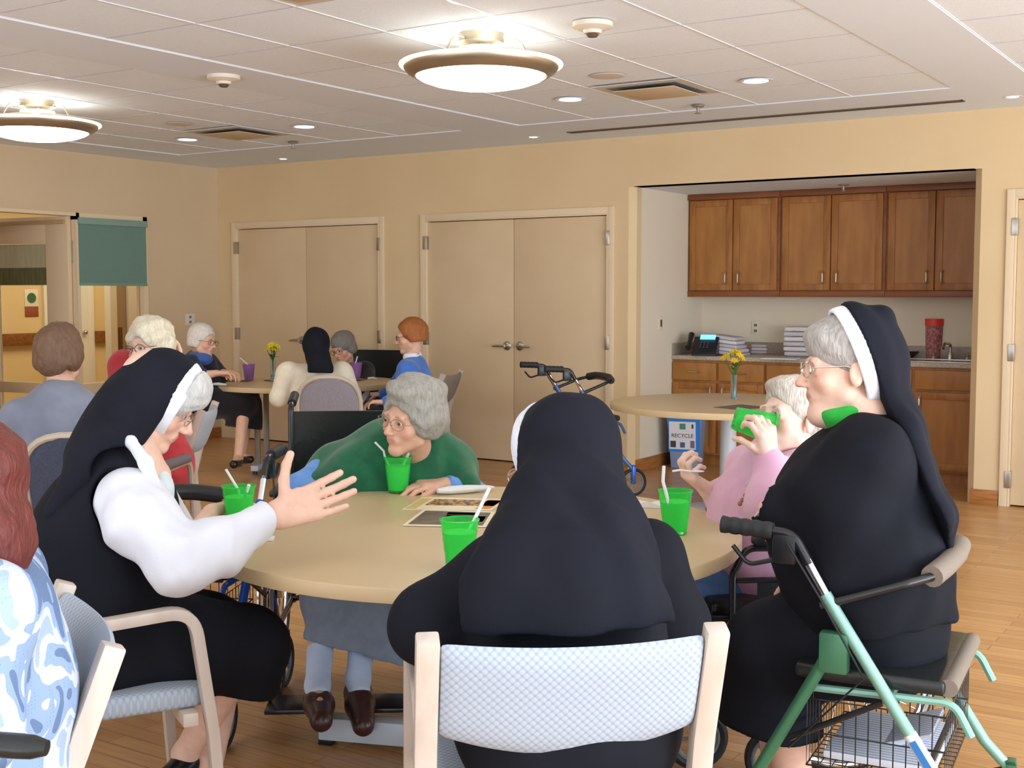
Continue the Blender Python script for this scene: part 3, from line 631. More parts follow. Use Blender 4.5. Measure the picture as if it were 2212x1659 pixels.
def wheelchair(label, loc, rz, back=M_vinyl, frame=M_blackmetal, group=None, w=0.48, btop=0.92, accent=None, scale=1.0, feet=True, reach=0.0):
    """faces local +Y"""
    t = thing('wheelchair', label, 'wheelchair', loc, rz, group=group, scale=scale); h = w/2
    for s in (-1, 1):
        wheel(t, (s*(h+0.05), -0.16, 0.305), 0.305, 0.034, rim=M_chrome, spokes=14, name='rear_wheel', handrim=s)
        wheel(t, (s*(h-0.01), 0.28, 0.10), 0.10, 0.03, rim=mat('grey_wheel_rim', S(120, 128, 130), 0.5), spokes=5, name='caster')
        MB().box((s*(h-0.01)-0.024, 0.27, 0.1), (s*(h-0.01)-0.018, 0.29, 0.24)).box((s*(h-0.01)+0.018, 0.27, 0.1), (s*(h-0.01)+0.024, 0.29, 0.24)).box((s*(h-0.01)-0.024, 0.27, 0.225), (s*(h-0.01)+0.024, 0.29, 0.24)).build('fork', M_blackmetal, t, merge=False)
        MB().tube(rpath([(s*h, -0.24, 0.22), (s*h, -0.24, btop), (s*h, -0.34, btop+0.03)], 0.04), 0.012, 10).build('back_post', frame, t)
        MB().tube([(s*h, -0.28, btop+0.012), (s*h, -0.37, btop+0.038)], 0.019, 10).build('push_grip', M_rubber, t)
        MB().tube(rpath([(s*h, -0.24, 0.24), (s*h, 0.30, 0.24), (s*h, 0.30, 0.48), (s*h, -0.24, 0.48)], 0.04), 0.012, 10).build('side_frame', frame, t)
        MB().tube(rpath([(s*(h+0.015), -0.23, 0.70), (s*(h+0.015), 0.14, 0.70), (s*(h+0.015), 0.18, 0.62), (s*(h+0.015), 0.18, 0.48)], 0.05), 0.011, 10).build('armrest_tube', frame, t)
        MB().tube([(s*(h+0.015), -0.20, 0.60), (s*(h+0.015), 0.17, 0.60)], 0.009, 8).build('armrest_bar', frame, t)
        MB().box((s*(h+0.015)-0.026, -0.20, 0.71), (s*(h+0.015)+0.026, 0.12, 0.735)).build('arm_pad', M_vinyl, t, bevel=0.01)
        if feet:
            MB().tube(rpath([(s*(h-0.01), 0.29, 0.47), (s*(h-0.01), 0.38+reach/2, 0.44), (s*(h-0.03), 0.52+reach, 0.12)], 0.05), 0.012, 10).build('footrest_hanger', M_chrome if accent is None else frame, t)
            MB().box((s*(h-0.03)-(0.17 if s > 0 else -0.01), 0.46+reach, 0.10), (s*(h-0.03)+(0.0 if s > 0 else 0.17), 0.62+reach, 0.115)).build('footplate', M_blackmetal, t, bevel=0.004)
    MB().tube([(-h, -0.2, 0.24), (h, 0.2, 0.47)], 0.011, 8).build('cross_brace', frame, t)
    MB().tube([(h, -0.2, 0.24), (-h, 0.2, 0.47)], 0.011, 8).build('cross_brace', frame, t)
    sub(MB().box((-h+0.01, -0.22, 0.475), (h-0.01, 0.24, 0.53)).build('seat', M_vinyl, t, bevel=0.02, seg=3))
    vs = []; fs = []; nx, nz = 12, 6
    for s_ in (0, 1):
        for j in range(nz+1):
            for i in range(nx+1):
                u = i/nx*2-1; z = 0.52+(btop-0.02-0.52)*j/nz; vs.append((u*h, -0.25-0.04*(1-u*u)*(0.4+0.6*sin(pi*j/nz))-s_*0.02, z))
    q = lambda s_, i, j: s_*(nx+1)*(nz+1)+j*(nx+1)+i
    for s_ in (0, 1):
        for j in range(nz):
            for i in range(nx): fs.append((q(s_, i, j), q(s_, i+1, j), q(s_, i+1, j+1), q(s_, i, j+1)))
    for i in range(nx):
        for j in (0, nz): fs.append((q(0, i, j), q(1, i, j), q(1, i+1, j), q(0, i+1, j)))
    for j in range(nz):
        for i in (0, nx): fs.append((q(0, i, j), q(0, i, j+1), q(1, i, j+1), q(1, i, j)))
    MB().add(vs, fs).build('backrest', back, t)
    if accent:
        for s in (-1, 1): MB().box((s*h-0.018, -0.262, 0.62), (s*h+0.018, -0.218, 0.80)).build('post_wrap', accent, t, bevel=0.006)
    return t

# ---------------------------------------------------------------- tables
T1, T3, TF = (-2.215, 3.19), (-3.32, 7.8), (-7.10, 7.74)
round_table('large round table in the foreground with green tumblers on it', T1, 0.835, 'round dining tables', 'x', rz=radians(200))
round_table('empty round table with one flower vase beside the recycling bin', T3, 0.80, 'round dining tables', 'pedestal')
round_table('far round table with purple tumblers, in front of the left double door', TF, 0.78, 'round dining tables', 'legs', rz=radians(33))

# ---------------------------------------------------------------- armchairs
def put(o, x, y, D, vec, zs=0.0):
    """stand o on the floor below the point seen at (x, y) D metres away, facing vec"""
    p = at(x, y, D); o.location = (float(p[0]), float(p[1]), zs); o.rotation_euler = (0, 0, yaw_of(vec)); return o
def spot(anchor, x, y, vec, near=None, scale=1.0):
    """floor position and yaw so that the local anchor point (its height known) is the point seen at (x, y)"""
    a = np.array(anchor, float)*scale; p = on(x, y, a[2]); th = yaw_of(vec)
    ux = np.array([cos(th), sin(th), 0]); uy = np.array([-sin(th), cos(th), 0])
    if near is not None: a[0] = abs(a[0])*(1 if (np.dot(ux, FW) < 0) == near else -1)
    q = p-ux*a[0]-uy*a[1]; return (float(q[0]), float(q[1]), 0.0), th
def put2(o, anchor, x, y, vec, near=None):
    l, r = spot(anchor, x, y, vec, near); o.location = l; o.rotation_euler = (0, 0, r); return o
XO = 0.2775
ch = armchair('pale wood armchair with scalloped blue-grey back, nearest the camera at bottom centre', M_fab, group='pale wood armchairs')
put2(ch, (0, -0.36, 0.84), 1241, 1366, cdir(-0.13, 1))
c2 = copy_tree(ch); c2['label'] = 'pale wood armchair under the sister in the white blouse, left of the table'; put2(c2, (XO, 0.24, 0.69), 425, 1303, cdir(0.88, 0.47), True)
c3 = copy_tree(ch); c3['label'] = 'pale wood armchair behind the camouflage blouse in the lower left corner'; put2(c3, (XO, -0.36, 0.84), 246, 1392, cdir(-0.88, -0.47), True)
c4 = copy_tree(ch); c4['label'] = 'pale wood armchair seen side-on behind the face of the left sister'; put2(c4, (XO, -0.36, 0.84), 436, 886, cdir(-1, -0.10), True)
c5 = armchair('pale wood armchair with grey back behind the red-haired person in blue', M_fabt, group='pale wood armchairs'); put2(c5, (XO, -0.36, 0.84), 958, 808, cdir(-0.97, 0.22), True)
r1 = roundback('round-backed chair with grey back and pale rim under the white-clad sister at the far table', M_fabg, group='round-backed chairs', w=0.47); put2(r1, (0, -0.33, 0.86), 709, 814, cdir(-0.05, 1))
r2 = roundback('round-backed chair with dark blue back and cream rim behind the grey-shirted person', M_fabb, group='round-backed chairs', w=0.56); put2(r2, (0, -0.33, 0.86), 168, 939, cdir(0.12, 1))

# ---------------------------------------------------------------- walkers
M_gr1 = mat('pale_green_metal', S(140, 186, 170), 0.35, metal=0.35); M_gr2 = mat('dark_green_metal', S(70, 124, 92), 0.35, metal=0.35)
M_bl1 = mat('blue_metal', S(40, 92, 190), 0.3, metal=0.35); M_bl2 = mat('slate_blue_metal', S(84, 124, 180), 0.35, metal=0.35)
GV = cdir(0.89, -0.45)
l, r = spot((0.27, -0.38, 0.90), 1560, 1132, GV, True)
green = rollator('green rollator walker that the large sister in black is sitting on', M_gr1, M_gr2, l, r, 'rollator walkers', w=0.54)
gs = 1 if np.dot(np.array([cos(r), sin(r), 0]), FW) < 0 else -1
MB().tube([(gs*0.27, 0.085, 0.436), (gs*0.27, 0.142, 0.349)], 0.0163, 14).build('white_sticker', mat('sticker_white', S(225, 232, 240), 0.5), green)
MB().box((gs*0.27+(0.0135 if gs > 0 else -0.0173), -0.036, -0.008), (gs*0.27+(0.0173 if gs > 0 else -0.0135), 0.036, 0.008), Matrix.Translation((0, 0.1135, 0.3925)) @ Matrix.Rotation(radians(-56.9), 4, 'X')).build('sticker_print', mat('sticker_blue', S(50, 120, 190), 0.5), green)
l, r = spot((0, -0.38*1.05, 0.90*1.05), 1150, 792, cdir(0.93, 0.3))
bl = rollator('blue rollator walker parked in front of the double door', M_bl2, M_bl1, l, r, 'rollator walkers', foam=M_rubber, scale=1.05, w=0.52)
bl2 = rollator('bright blue rollator walker between the left sister and the table', M_bl1, M_bl1, tuple(at(375, 1100, 4.28)*[1, 1, 0]), yaw_of(cdir(-0.12, -1)), 'rollator walkers', foam=M_vinyl)

# ---------------------------------------------------------------- wheelchairs
wc1 = wheelchair('black wheelchair of the person in the green poncho', tuple(at(770, 1000, 4.80)*[1, 1, 0]), yaw_of(cdir(0.05, -1)), group='wheelchairs', w=0.56, btop=1.02, reach=0.16)
wc2 = wheelchair('black wheelchair of the person in the pink sweatshirt', tuple(at(1650, 1100, 4.08)*[1, 1, 0]), yaw_of(cdir(-1, -0.10)), group='wheelchairs', w=0.52)
wc3 = wheelchair('black wheelchair with red wrapped posts behind the far table', tuple(at(782, 800, 11.1)*[1, 1, 0]), yaw_of(cdir(-0.25, -1)), accent=mat('red_wrap', S(150, 40, 52), 0.5), group='wheelchairs', w=0.62, btop=0.98)
# ================================================================ people: signed-distance solids meshed with surface nets
f32 = np.float32
def V(*a): return np.array(a, float)
def unit(v): v = np.array(v, float); return v/np.linalg.norm(v)
class Frame:
    def __init__(s, c, fwd, up, sc=1.0):
        s.c = np.array(c, float); f = unit(fwd); u = np.array(up, float); u = unit(u-f*np.dot(u, f)); r = np.cross(f, u)
        s.R = np.stack([r, f, u], axis=1); s.sc = sc          # columns: right (local x), forward (y), up (z)
    def w(s, x, y, z): return s.c+s.R @ (np.array([x, y, z], float)*s.sc)
    def d(s, x, y, z): return s.R @ np.array([x, y, z], float)
    def loc(s, P): return ((P-s.c.astype(f32)) @ s.R.astype(f32))/f32(s.sc)
    def M(s):
        m = Matrix.Identity(4)
        for i in range(3):
            for j in range(3): m[i][j] = s.R[i, j]*s.sc
            m[i][3] = s.c[i]
        return m
class Pr:
    def __init__(s, fn, c, r): s.fn = fn; s.c = np.array(c, float); s.r = r
def cap(a, b, ra, rb=None, fr=None, sq=None):
    rb = ra if rb is None else rb; sc = 1.0
    if fr is not None: a = fr.w(*a); b = fr.w(*b); sc = fr.sc; sq = (fr.d(*sq[0]), sq[1]) if sq else None
    a = np.array(a, float); b = np.array(b, float); ra *= sc; rb *= sc
    a_, b_ = a.astype(f32), b.astype(f32); ax = None; k = 1.0
    if sq: ax = unit(sq[0]).astype(f32); k = 1.0/sq[1]-1.0
    def fn(P):
        p = P-a_; d = b_-a_
        if ax is not None: p = p+np.outer(p @ ax, ax)*f32(k); d = d+ax*f32(np.dot(d, ax)*k)
        dd = float(d @ d)+1e-12; t = np.clip((p @ d)/f32(dd), 0, 1)
        q = p-t[:, None]*d
        r_ = np.sqrt(np.einsum('ij,ij->i', q, q))-(f32(ra)+t*f32(rb-ra))
        return r_*f32(min(1.0, sq[1]) if sq else 1.0)
    R = max(ra, rb)*(max(1.0, sq[1]) if sq else 1.0)
    return Pr(fn, (a+b)/2, np.linalg.norm(a-b)/2+R)
def ell(c, r, fr=None, rot=None):
    if fr is None: fr = Frame((0, 0, 0), (0, 1, 0), (0, 0, 1))
    c_ = np.array(c, f32); r_ = np.array(r, f32); sc = fr.sc
    Rr = None if rot is None else np.array(Matrix.Rotation(rot[1], 3, rot[0]), f32)
    def fn(P):
        q = fr.loc(P)-c_
        if Rr is not None: q = q @ Rr
        k0 = np.sqrt((((q/r_))**2).sum(1)); k1 = np.sqrt(((q/(r_*r_))**2).sum(1))+f32(1e-9)
        return k0*(k0-1)/k1*f32(sc)
    return Pr(fn, fr.w(*c), max(r)*sc)
def half(o, n, fr=None):
    """solid on the side n points away from"""
    if fr is not None: o = fr.w(*o); n = fr.d(*n)
    n = unit(n).astype(f32); o = np.array(o, f32)
    return Pr(lambda P: (P-o) @ n, o, 99.0)
def fnp(f): return Pr(f, (0, 0, 0), 99.0)
def noise(P, f, ph=0.0):
    x, y, z = P[:, 0]*f, P[:, 1]*f, P[:, 2]*f
    return (np.sin(x+1.7*np.sin(y*0.8+ph)+ph)*np.sin(y+1.3*np.sin(z*0.9+1.1)+2.1)+np.sin(z+1.5*np.sin(x*0.7+0.4)+ph*2))*f32(0.5)

class Solid:
    def __init__(s): s.ops = []
    def u(s, p, k=0.01): s.ops.append(('u', p, k)); return s
    def sub(s, p, k=0.005): s.ops.append(('s', p, k)); return s
    def cut(s, p, k=0.002): s.ops.append(('i', p, k)); return s
    def disp(s, f): s.ops.append(('d', f, 0)); return s
    def _run(s, P, nb=None, cache=None, hd=0.0, store=None):
        d = None; per = None if nb is None else P.shape[0]//nb
        for idx, (m, p, k) in enumerate(s.ops):
            fn = p.fn if isinstance(p, Pr) else p
            if cache is not None and m in 'us' and d is not None:
                dc, df = cache[idx]; lim = 2.2*hd+k
                act = (dc < df+lim) if m == 'u' else (-dc > df-lim)
                if not act.any(): continue
                if not act.all():
                    sel = np.repeat(act, per); dd = fn(P[sel]); cur = d[sel]; d[sel] = s._mix(m, cur, dd, k); continue
            dd = fn(P)
            if store is not None: store.append(dd)
            if m == 'd': d = d+dd
            elif d is None: d = dd.astype(f32)
            else: d = s._mix(m, d, dd, k)
        return d
    @staticmethod
    def _mix(m, a, b, k):
        k = f32(max(k, 1e-5))
        if m == 'u': h = np.clip(0.5+0.5*(b-a)/k, 0, 1); return b*(1-h)+a*h-k*h*(1-h)
        if m == 's': b = -b
        h = np.clip(0.5-0.5*(b-a)/k, 0, 1); return b*(1-h)+a*h+k*h*(1-h)
    def mesh(s, vox):
        lo = np.min([p.c-p.r for m, p, k in s.ops if m == 'u'], axis=0)-2*vox-0.006; hi = np.max([p.c+p.r for m, p, k in s.ops if m == 'u'], axis=0)+2*vox+0.006
        B = 8; cs = B*vox; n = np.ceil((hi-lo)/cs).astype(int)+1
        g = np.stack(np.meshgrid(*[np.arange(k) for k in n], indexing='ij'), -1).reshape(-1, 3)
        cc = (lo+(g+0.5)*cs).astype(f32); store = []; dc = s._run(cc, store=store); hd = cs*0.87
        act = np.abs(dc) < hd*1.7+0.01
        D = np.full(tuple(n*B), f32(1)); 
        Dv = D.reshape(n[0], B, n[1], B, n[2], B)
        neg = g[(dc < 0) & ~act]
        if len(neg): Dv[neg[:, 0], :, neg[:, 1], :, neg[:, 2], :] = -1
        ga = g[act]; off = np.stack(np.meshgrid(*[np.arange(B)]*3, indexing='ij'), -1).reshape(-1, 3)
        cache = {}; j = 0
        for idx, (m, p, k) in enumerate(s.ops): cache[idx] = (store[j][act], dc[act]); j += 1
        for st in range(0, len(ga), 1500):
            gb = ga[st:st+1500]; P = (lo+((gb[:, None, :]*B+off[None])+0.5)*vox).reshape(-1, 3).astype(f32)
            cch = {i: (a[st:st+1500], b[st:st+1500]) for i, (a, b) in cache.items()}
            d = s._run(P, nb=len(gb), cache=cch, hd=hd).reshape(-1, B, B, B)
            Dv[gb[:, 0], :, gb[:, 1], :, gb[:, 2], :] = d
        return nets(D, lo+0.5*vox, vox)
def nets(D, o, vox):
    ins = D < 0; nx, ny, nz = D.shape
    c = np.zeros((nx-1, ny-1, nz-1), np.int8)
    for a in (0, 1):
        for b in (0, 1):
            for e in (0, 1): c += ins[a:nx-1+a, b:ny-1+b, e:nz-1+e]
    idx = np.argwhere((c > 0) & (c < 8)); N = len(idx)
    ids = np.full(c.shape, -1, np.int64); ids[idx[:, 0], idx[:, 1], idx[:, 2]] = np.arange(N)
    acc = np.zeros((N, 3)); cnt = np.zeros(N)
    cor = [(a, b, e) for a in (0, 1) for b in (0, 1) for e in (0, 1)]
    val = {q: D[idx[:, 0]+q[0], idx[:, 1]+q[1], idx[:, 2]+q[2]] for q in cor}
    for q in cor:
        for ax in range(3):
            if q[ax] == 0:
                q2 = list(q); q2[ax] = 1; q2 = tuple(q2); a, b = val[q], val[q2]; m = (a < 0) != (b < 0)
                t = np.where(m, a/(a-b+1e-12*(a == b)), 0)
                pt = np.zeros((N, 3)); pt[:] = q; pt[:, ax] += t
                acc[m] += pt[m]; cnt[m] += 1
    v = idx+acc/np.maximum(cnt, 1)[:, None]; faces = []
    for ax in range(3):
        a1, a2 = (ax+1) % 3, (ax+2) % 3
        s0 = [slice(1, D.shape[i]-1) for i in range(3)]; s0[ax] = slice(0, D.shape[ax]-1)
        s1 = list(s0); s1[ax] = slice(1, D.shape[ax])
        A, Bv = ins[tuple(s0)], ins[tuple(s1)]
        e = np.argwhere(A != Bv); base = e.copy(); base[:, a1] += 1; base[:, a2] += 1
        fl = A[tuple(e.T)]
        q = []
        for (d1, d2) in ((-1, -1), (0, -1), (0, 0), (-1, 0)):
            b_ = base.copy(); b_[:, a1] += d1; b_[:, a2] += d2; q.append(ids[b_[:, 0], b_[:, 1], b_[:, 2]])
        q = np.stack(q, 1); q[~fl] = q[~fl][:, ::-1]; q = q[(q >= 0).all(1)]; faces.append(q)
    return v*vox+o, np.concatenate(faces)
def grow(solid, name, m, parent, vox=0.006, cols=None, base=None):
    v, q = solid.mesh(vox); org = np.array(parent.location) if parent is not None else np.zeros(3)
    me = bpy.data.meshes.new(name); me.vertices.add(len(v)); me.vertices.foreach_set('co', (v-org).astype(f32).ravel())
    me.loops.add(q.size); me.loops.foreach_set('vertex_index', q.ravel().astype(np.int32))
    me.polygons.add(len(q)); me.polygons.foreach_set('loop_start', (np.arange(len(q))*4).astype(np.int32)); me.polygons.foreach_set('loop_total', np.full(len(q), 4, np.int32))
    me.polygons.foreach_set('use_smooth', [True]*len(q)); me.update(calc_edges=True); me.validate()
    if base is not None:
        C = np.tile(np.array([*base, 1.0], f32), (len(v), 1)); P = v.astype(f32)
        for (p, col, soft, amt) in (cols or []):
            a = np.clip(0.5-(p.fn(P)/f32(soft)), 0, 1)[:, None]*f32(amt); C[:, :3] = C[:, :3]*(1-a)+np.array(col, f32)*a
        at_ = me.color_attributes.new('Col', 'FLOAT_COLOR', 'POINT'); at_.data.foreach_set('color', C.ravel())
    me.materials.append(m)
    return link(name, me, parent)

M_skin = mat('skin', attr=True, nscale=30, rough=0.5, sss=0.12, bump=0.08, bscale=140, contrast=(0.3, 0.6))
SK1, SK2, SK3 = S(232, 190, 168), S(222, 176, 150), S(238, 202, 184)
def cloth(name, c, rough=0.85, sheen=0.15, c2=None, ns=30, bump=0.1, bs=250): return mat(name, c, rough, spec=0.2, sheen=sheen, col2=c2 or tuple(v*0.88 for v in c), nscale=ns, bump=bump, bscale=bs)
M_habit = cloth('black_habit_cloth', S(25, 27, 35), 0.85, 0.0, c2=S(20, 22, 29), ns=4, bump=0.04)
M_veil = cloth('black_veil_cloth', S(26, 28, 38), 0.85, 0.0, c2=S(21, 23, 31), ns=4, bump=0.05)
M_vwhite = cloth('white_band_cloth', S(236, 238, 245), 0.7)
def hairmat(name, c, c2, sc=28, st=(1, 1, 1)): return mat(name, c, 0.55, col2=tuple(a*0.4+b*0.6 for a, b in zip(c, c2)), nscale=sc*1.6, stretch=(1.6, 1.6, 0.45), detail=6, bump=0.7, bscale=90, contrast=(0.3, 0.7))

def head_ops(B, H, neck=None, ears=True):
    """adds a head with face to solid B in frame H; returns colour ops"""
    a = lambda p, k=0.012: B.u(p, k)
    a(ell((0, -0.018, 0.038), (0.074, 0.094, 0.084), H)); a(ell((0, 0.030, -0.022), (0.061, 0.064, 0.080), H), 0.02)
    a(cap((-0.045, 0.012, -0.062), (0, 0.062, -0.098), 0.026, 0.020, H), 0.02); a(cap((0.045, 0.012, -0.062), (0, 0.062, -0.098), 0.026, 0.020, H), 0.02)
    a(ell((0, 0.070, -0.100), (0.022, 0.018, 0.017), H), 0.014)
    a(cap((-0.036, 0.080, 0.018), (0.036, 0.080, 0.018), 0.011, 0.011, H), 0.012)
    for s in (-1, 1):
        a(ell((s*0.040, 0.060, -0.030), (0.024, 0.022, 0.022), H), 0.018)
        B.sub(ell((s*0.031, 0.097, -0.001), (0.017, 0.015, 0.011), H), 0.012)
        a(ell((s*0.031, 0.0745, 0.000), (0.0135, 0.0135, 0.0125), H), 0.003)
        a(cap((s*0.018, 0.086, 0.006), (s*0.044, 0.082, 0.006), 0.0035, 0.0035, H), 0.004)
        a(cap((s*0.019, 0.086, -0.008), (s*0.043, 0.080, -0.009), 0.003, 0.003, H), 0.005)
    a(cap((0, 0.090, 0.004), (0, 0.110, -0.030), 0.0075, 0.010, H), 0.010)
    a(ell((0, 0.113, -0.034), (0.0105, 0.010, 0.009), H), 0.006)
    for s in (-1, 1):
        a(ell((s*0.0115, 0.101, -0.037), (0.0075, 0.010, 0.007), H), 0.005); B.sub(ell((s*0.006, 0.107, -0.0445), (0.0035, 0.005, 0.003), H), 0.003)
    a(ell((0, 0.080, -0.062), (0.028, 0.014, 0.018), H), 0.014)
    a(ell((0, 0.0885, -0.0590), (0.022, 0.007, 0.0040), H), 0.005); a(ell((0, 0.0870, -0.0680), (0.020, 0.007, 0.0046), H), 0.005)
    B.sub(ell((0, 0.099, -0.0634), (0.022, 0.008, 0.0012), H), 0.002)
    for s in (-1, 1): B.sub(cap((s*0.020, 0.097, -0.040), (s*0.033, 0.084, -0.068), 0.0026, 0.0022, H), 0.007); B.sub(cap((s*0.027, 0.082, -0.075), (s*0.030, 0.072, -0.092), 0.0022, 0.0018, H), 0.007); B.sub(cap((s*0.020, 0.087, -0.017), (s*0.044, 0.078, -0.020), 0.0016, 0.0016, H), 0.006); B.sub(cap((0, 0.090-0.002*0, 0.046+0.008*s), (s*0.03, 0.084, 0.047+0.008*s), 0.0012, 0.001, H), 0.005)
    if ears:
        for s in (-1, 1):
            a(ell((s*0.077, -0.006, -0.012), (0.0085, 0.018, 0.030), H), 0.005); a(ell((s*0.074, -0.004, -0.036), (0.008, 0.009, 0.009), H), 0.006)
            B.sub(ell((s*0.086, -0.002, -0.010), (0.005, 0.010, 0.018), H), 0.004)
    if neck is not None: B.u(cap(H.w(0, -0.022, -0.060), neck, 0.050*H.sc, 0.056*H.sc), 0.02)
    lip = ell((0, 0.092, -0.0634), (0.022, 0.010, 0.0085), H)
    return [(lip, S(196, 124, 116), 0.004, 0.7)] + [(ell((s*0.043, 0.075, -0.032), (0.020, 0.024, 0.018), H), S(226, 150, 132), 0.02, 0.45) for s in (-1, 1)] + \
           [(ell((0, 0.116, -0.034), (0.012, 0.012, 0.012), H), S(220, 140, 126), 0.012, 0.5)] + \
           [(cap((s*0.017, 0.092, 0.021), (s*0.046, 0.080, 0.020), 0.0042, 0.003, H), S(120, 100, 88), 0.003, 0.6) for s in (-1, 1)] + \
           [(ell((s*0.031, 0.086, 0.0), (0.020, 0.016, 0.013), H), S(176, 124, 108), 0.012, 0.5) for s in (-1, 1)] + \
           [(cap((s*0.020, 0.0885, -0.001), (s*0.042, 0.085, -0.001), 0.0032, 0.0030, H), S(56, 42, 40), 0.002, 0.85) for s in (-1, 1)]
def hand_ops(B, W, d, n, thumb=1, sc=1.0, curl=(0.25, 0.3, 0.35, 0.4), spread=0.16, tcurl=0.3, tout=0.9, flat=0.62):
    """hand from the wrist W along d, palm facing n; thumb=+1/-1 picks the side"""
    d = unit(d); n = np.array(n, float); n = unit(n-d*np.dot(n, d)); t = np.cross(d, n)*thumb
    L = lambda x, y, z: W+(t*x+d*y+n*z)*sc
    r = lambda v: v*sc
    for x in (-0.026, -0.009, 0.009, 0.024): B.u(cap(L(x*0.62, 0.0, 0), L(x, 0.085, 0), r(0.015), r(0.0135)), r(0.012))
    B.u(cap(L(0.018, 0.022, 0.008), L(0.026, 0.060, 0.006), r(0.014), r(0.012)), r(0.012))
    lens = [(0.043, 0.026, 0.020), (0.047, 0.030, 0.022), (0.043, 0.028, 0.021), (0.033, 0.021, 0.018)]
    for i, x in enumerate((0.0285, 0.010, -0.009, -0.027)):
        p = L(x, 0.084+(-0.004, 0.004, 0.0, -0.010)[i], 0); a0 = spread*(1.4, 0.4, -0.5, -1.5)[i]; cu = curl[i]; rr = (0.0095, 0.0098, 0.0092, 0.0082)[i]; ang = cu*0.6
        for j, ln in enumerate(lens[i]):
            dr = (d*cos(a0)+t*sin(a0))*cos(ang)+n*sin(ang); q = p+dr*ln*sc
            B.u(cap(p, q, r(rr*(1-0.07*j)), r(rr*(0.94-0.07*j))), r(0.0035)); p = q; ang += cu*(1.3, 1.0, 0)[j]
    p = L(0.020, 0.024, 0.006); a0 = tout
    for j, (ln, rr) in enumerate(((0.045, 0.0125), (0.034, 0.0105), (0.026, 0.0095))):
        dr = (d*cos(a0)+t*sin(a0)); dr = dr*cos(tcurl*(j+0.4))+n*sin(tcurl*(j+0.4)); q = p+dr*ln*sc
        B.u(cap(p, q, r(rr), r(rr*0.9)), r(0.005)); p = q; a0 -= 0.18
    return L
def glasses(H, parent, m, name='glasses', rx=0.026, rz=0.019, z0=-0.002, y0=0.106, th=0.0011, lens=True):
    b = MB(); M = Matrix.Translation(tuple(-float(v) for v in parent.location)) @ H.M()
    for s in (-1, 1):
        b.tube([(s*0.033+rx*cos(2*pi*k/28), y0-0.010*abs(s*0.033+rx*cos(2*pi*k/28))/0.06, z0+rz*sin(2*pi*k/28)) for k in range(28)], th, 6, closed=True, M=M)
        b.tube([(s*0.059, y0-0.010, z0+0.004), (s*0.070, y0-0.018, z0+0.005), (s*0.079, 0.02, z0+0.006), (s*0.080, -0.012, z0-0.002), (s*0.079, -0.025, z0-0.02)], th*1.1, 6, M=M)
        b.tube([(s*0.009, y0-0.002, z0-0.004), (s*0.008, y0-0.014, z0-0.012)], th*0.8, 6, M=M)
    b.tube([(-0.008, y0, z0+0.004), (0, y0+0.003, z0+0.007), (0.008, y0, z0+0.004)], th, 6, M=M)
    o = b.build(name, m, parent)
    if lens:
        g = MB()
        for s in (-1, 1):
            n_ = 24; vs = [(s*0.033, y0-0.0055, z0)]+[(s*0.033+rx*cos(2*pi*k/n_), y0-0.010*abs(s*0.033+rx*cos(2*pi*k/n_))/0.06, z0+rz*sin(2*pi*k/n_)) for k in range(n_)]
            g.add(vs, [(0, 1+k, 1+(k+1) % n_) for k in range(n_)], M)
        g.build('lenses', mat('lens_glass', (1, 1, 1), 0.03, trans=1.0, ior=1.02, spec=0.9), o)
    return o
def eyes(H, parent):
    for s in (-1, 1):
        M = Matrix.Translation(tuple(-float(v) for v in parent.location)) @ H.M()
        MB().ball((s*0.031, 0.0795, -0.0005), 0.0105, 12, M).build('eye', mat('eye_white', S(210, 200, 195), 0.25), parent)
        MB().lathe([(0.0, 0.0006), (0.0052, 0.0), (0.0052, -0.001)], 12, M @ Matrix.Translation((s*0.031, 0.0905, -0.0005)) @ Matrix.Rotation(-pi/2, 4, 'X')).build('iris', mat('iris_dark', S(70, 64, 62), 0.2), parent)
def person(label, base, group=None):
    t = thing('person', label, 'person', (float(base[0]), float(base[1]), 0.0), group=group); return t
def limb(B, pts, rs, k=0.02, sq=None):
    for i in range(len(pts)-1): B.u(cap(pts[i], pts[i+1], rs[i], rs[i+1], sq=sq), k)
CAMF = lambda r, u, f: r*RT+u*UP+f*FW
def folds(f=22, amp=0.006, ph=0.0, ax=None):
    """soft cloth folds running along ax"""
    if ax is None: return lambda P: noise(P, f, ph)*f32(amp)
    a = unit(ax).astype(f32)
    def g(P):
        Q = P-np.outer(P @ a, a)*f32(0.82); return noise(Q, f, ph)*f32(amp)
    return g
def shell_band(H, y0, slope, wd=0.034, r=(0.098, 0.118, 0.112), c=(0, -0.012, 0.025), zlow=-0.085):
    b = Solid(); b.u(ell(c, r, H), 0.004); b.sub(ell(c, tuple(v-0.010 for v in r), H), 0.003)
    b.cut(half((0, y0+wd/2, 0), (0, 1, -slope), H)).cut(half((0, y0-wd/2, 0), (0, -1, slope), H)).cut(half((0, 0, zlow), (0, 0, -1), H)); return b
AT = at
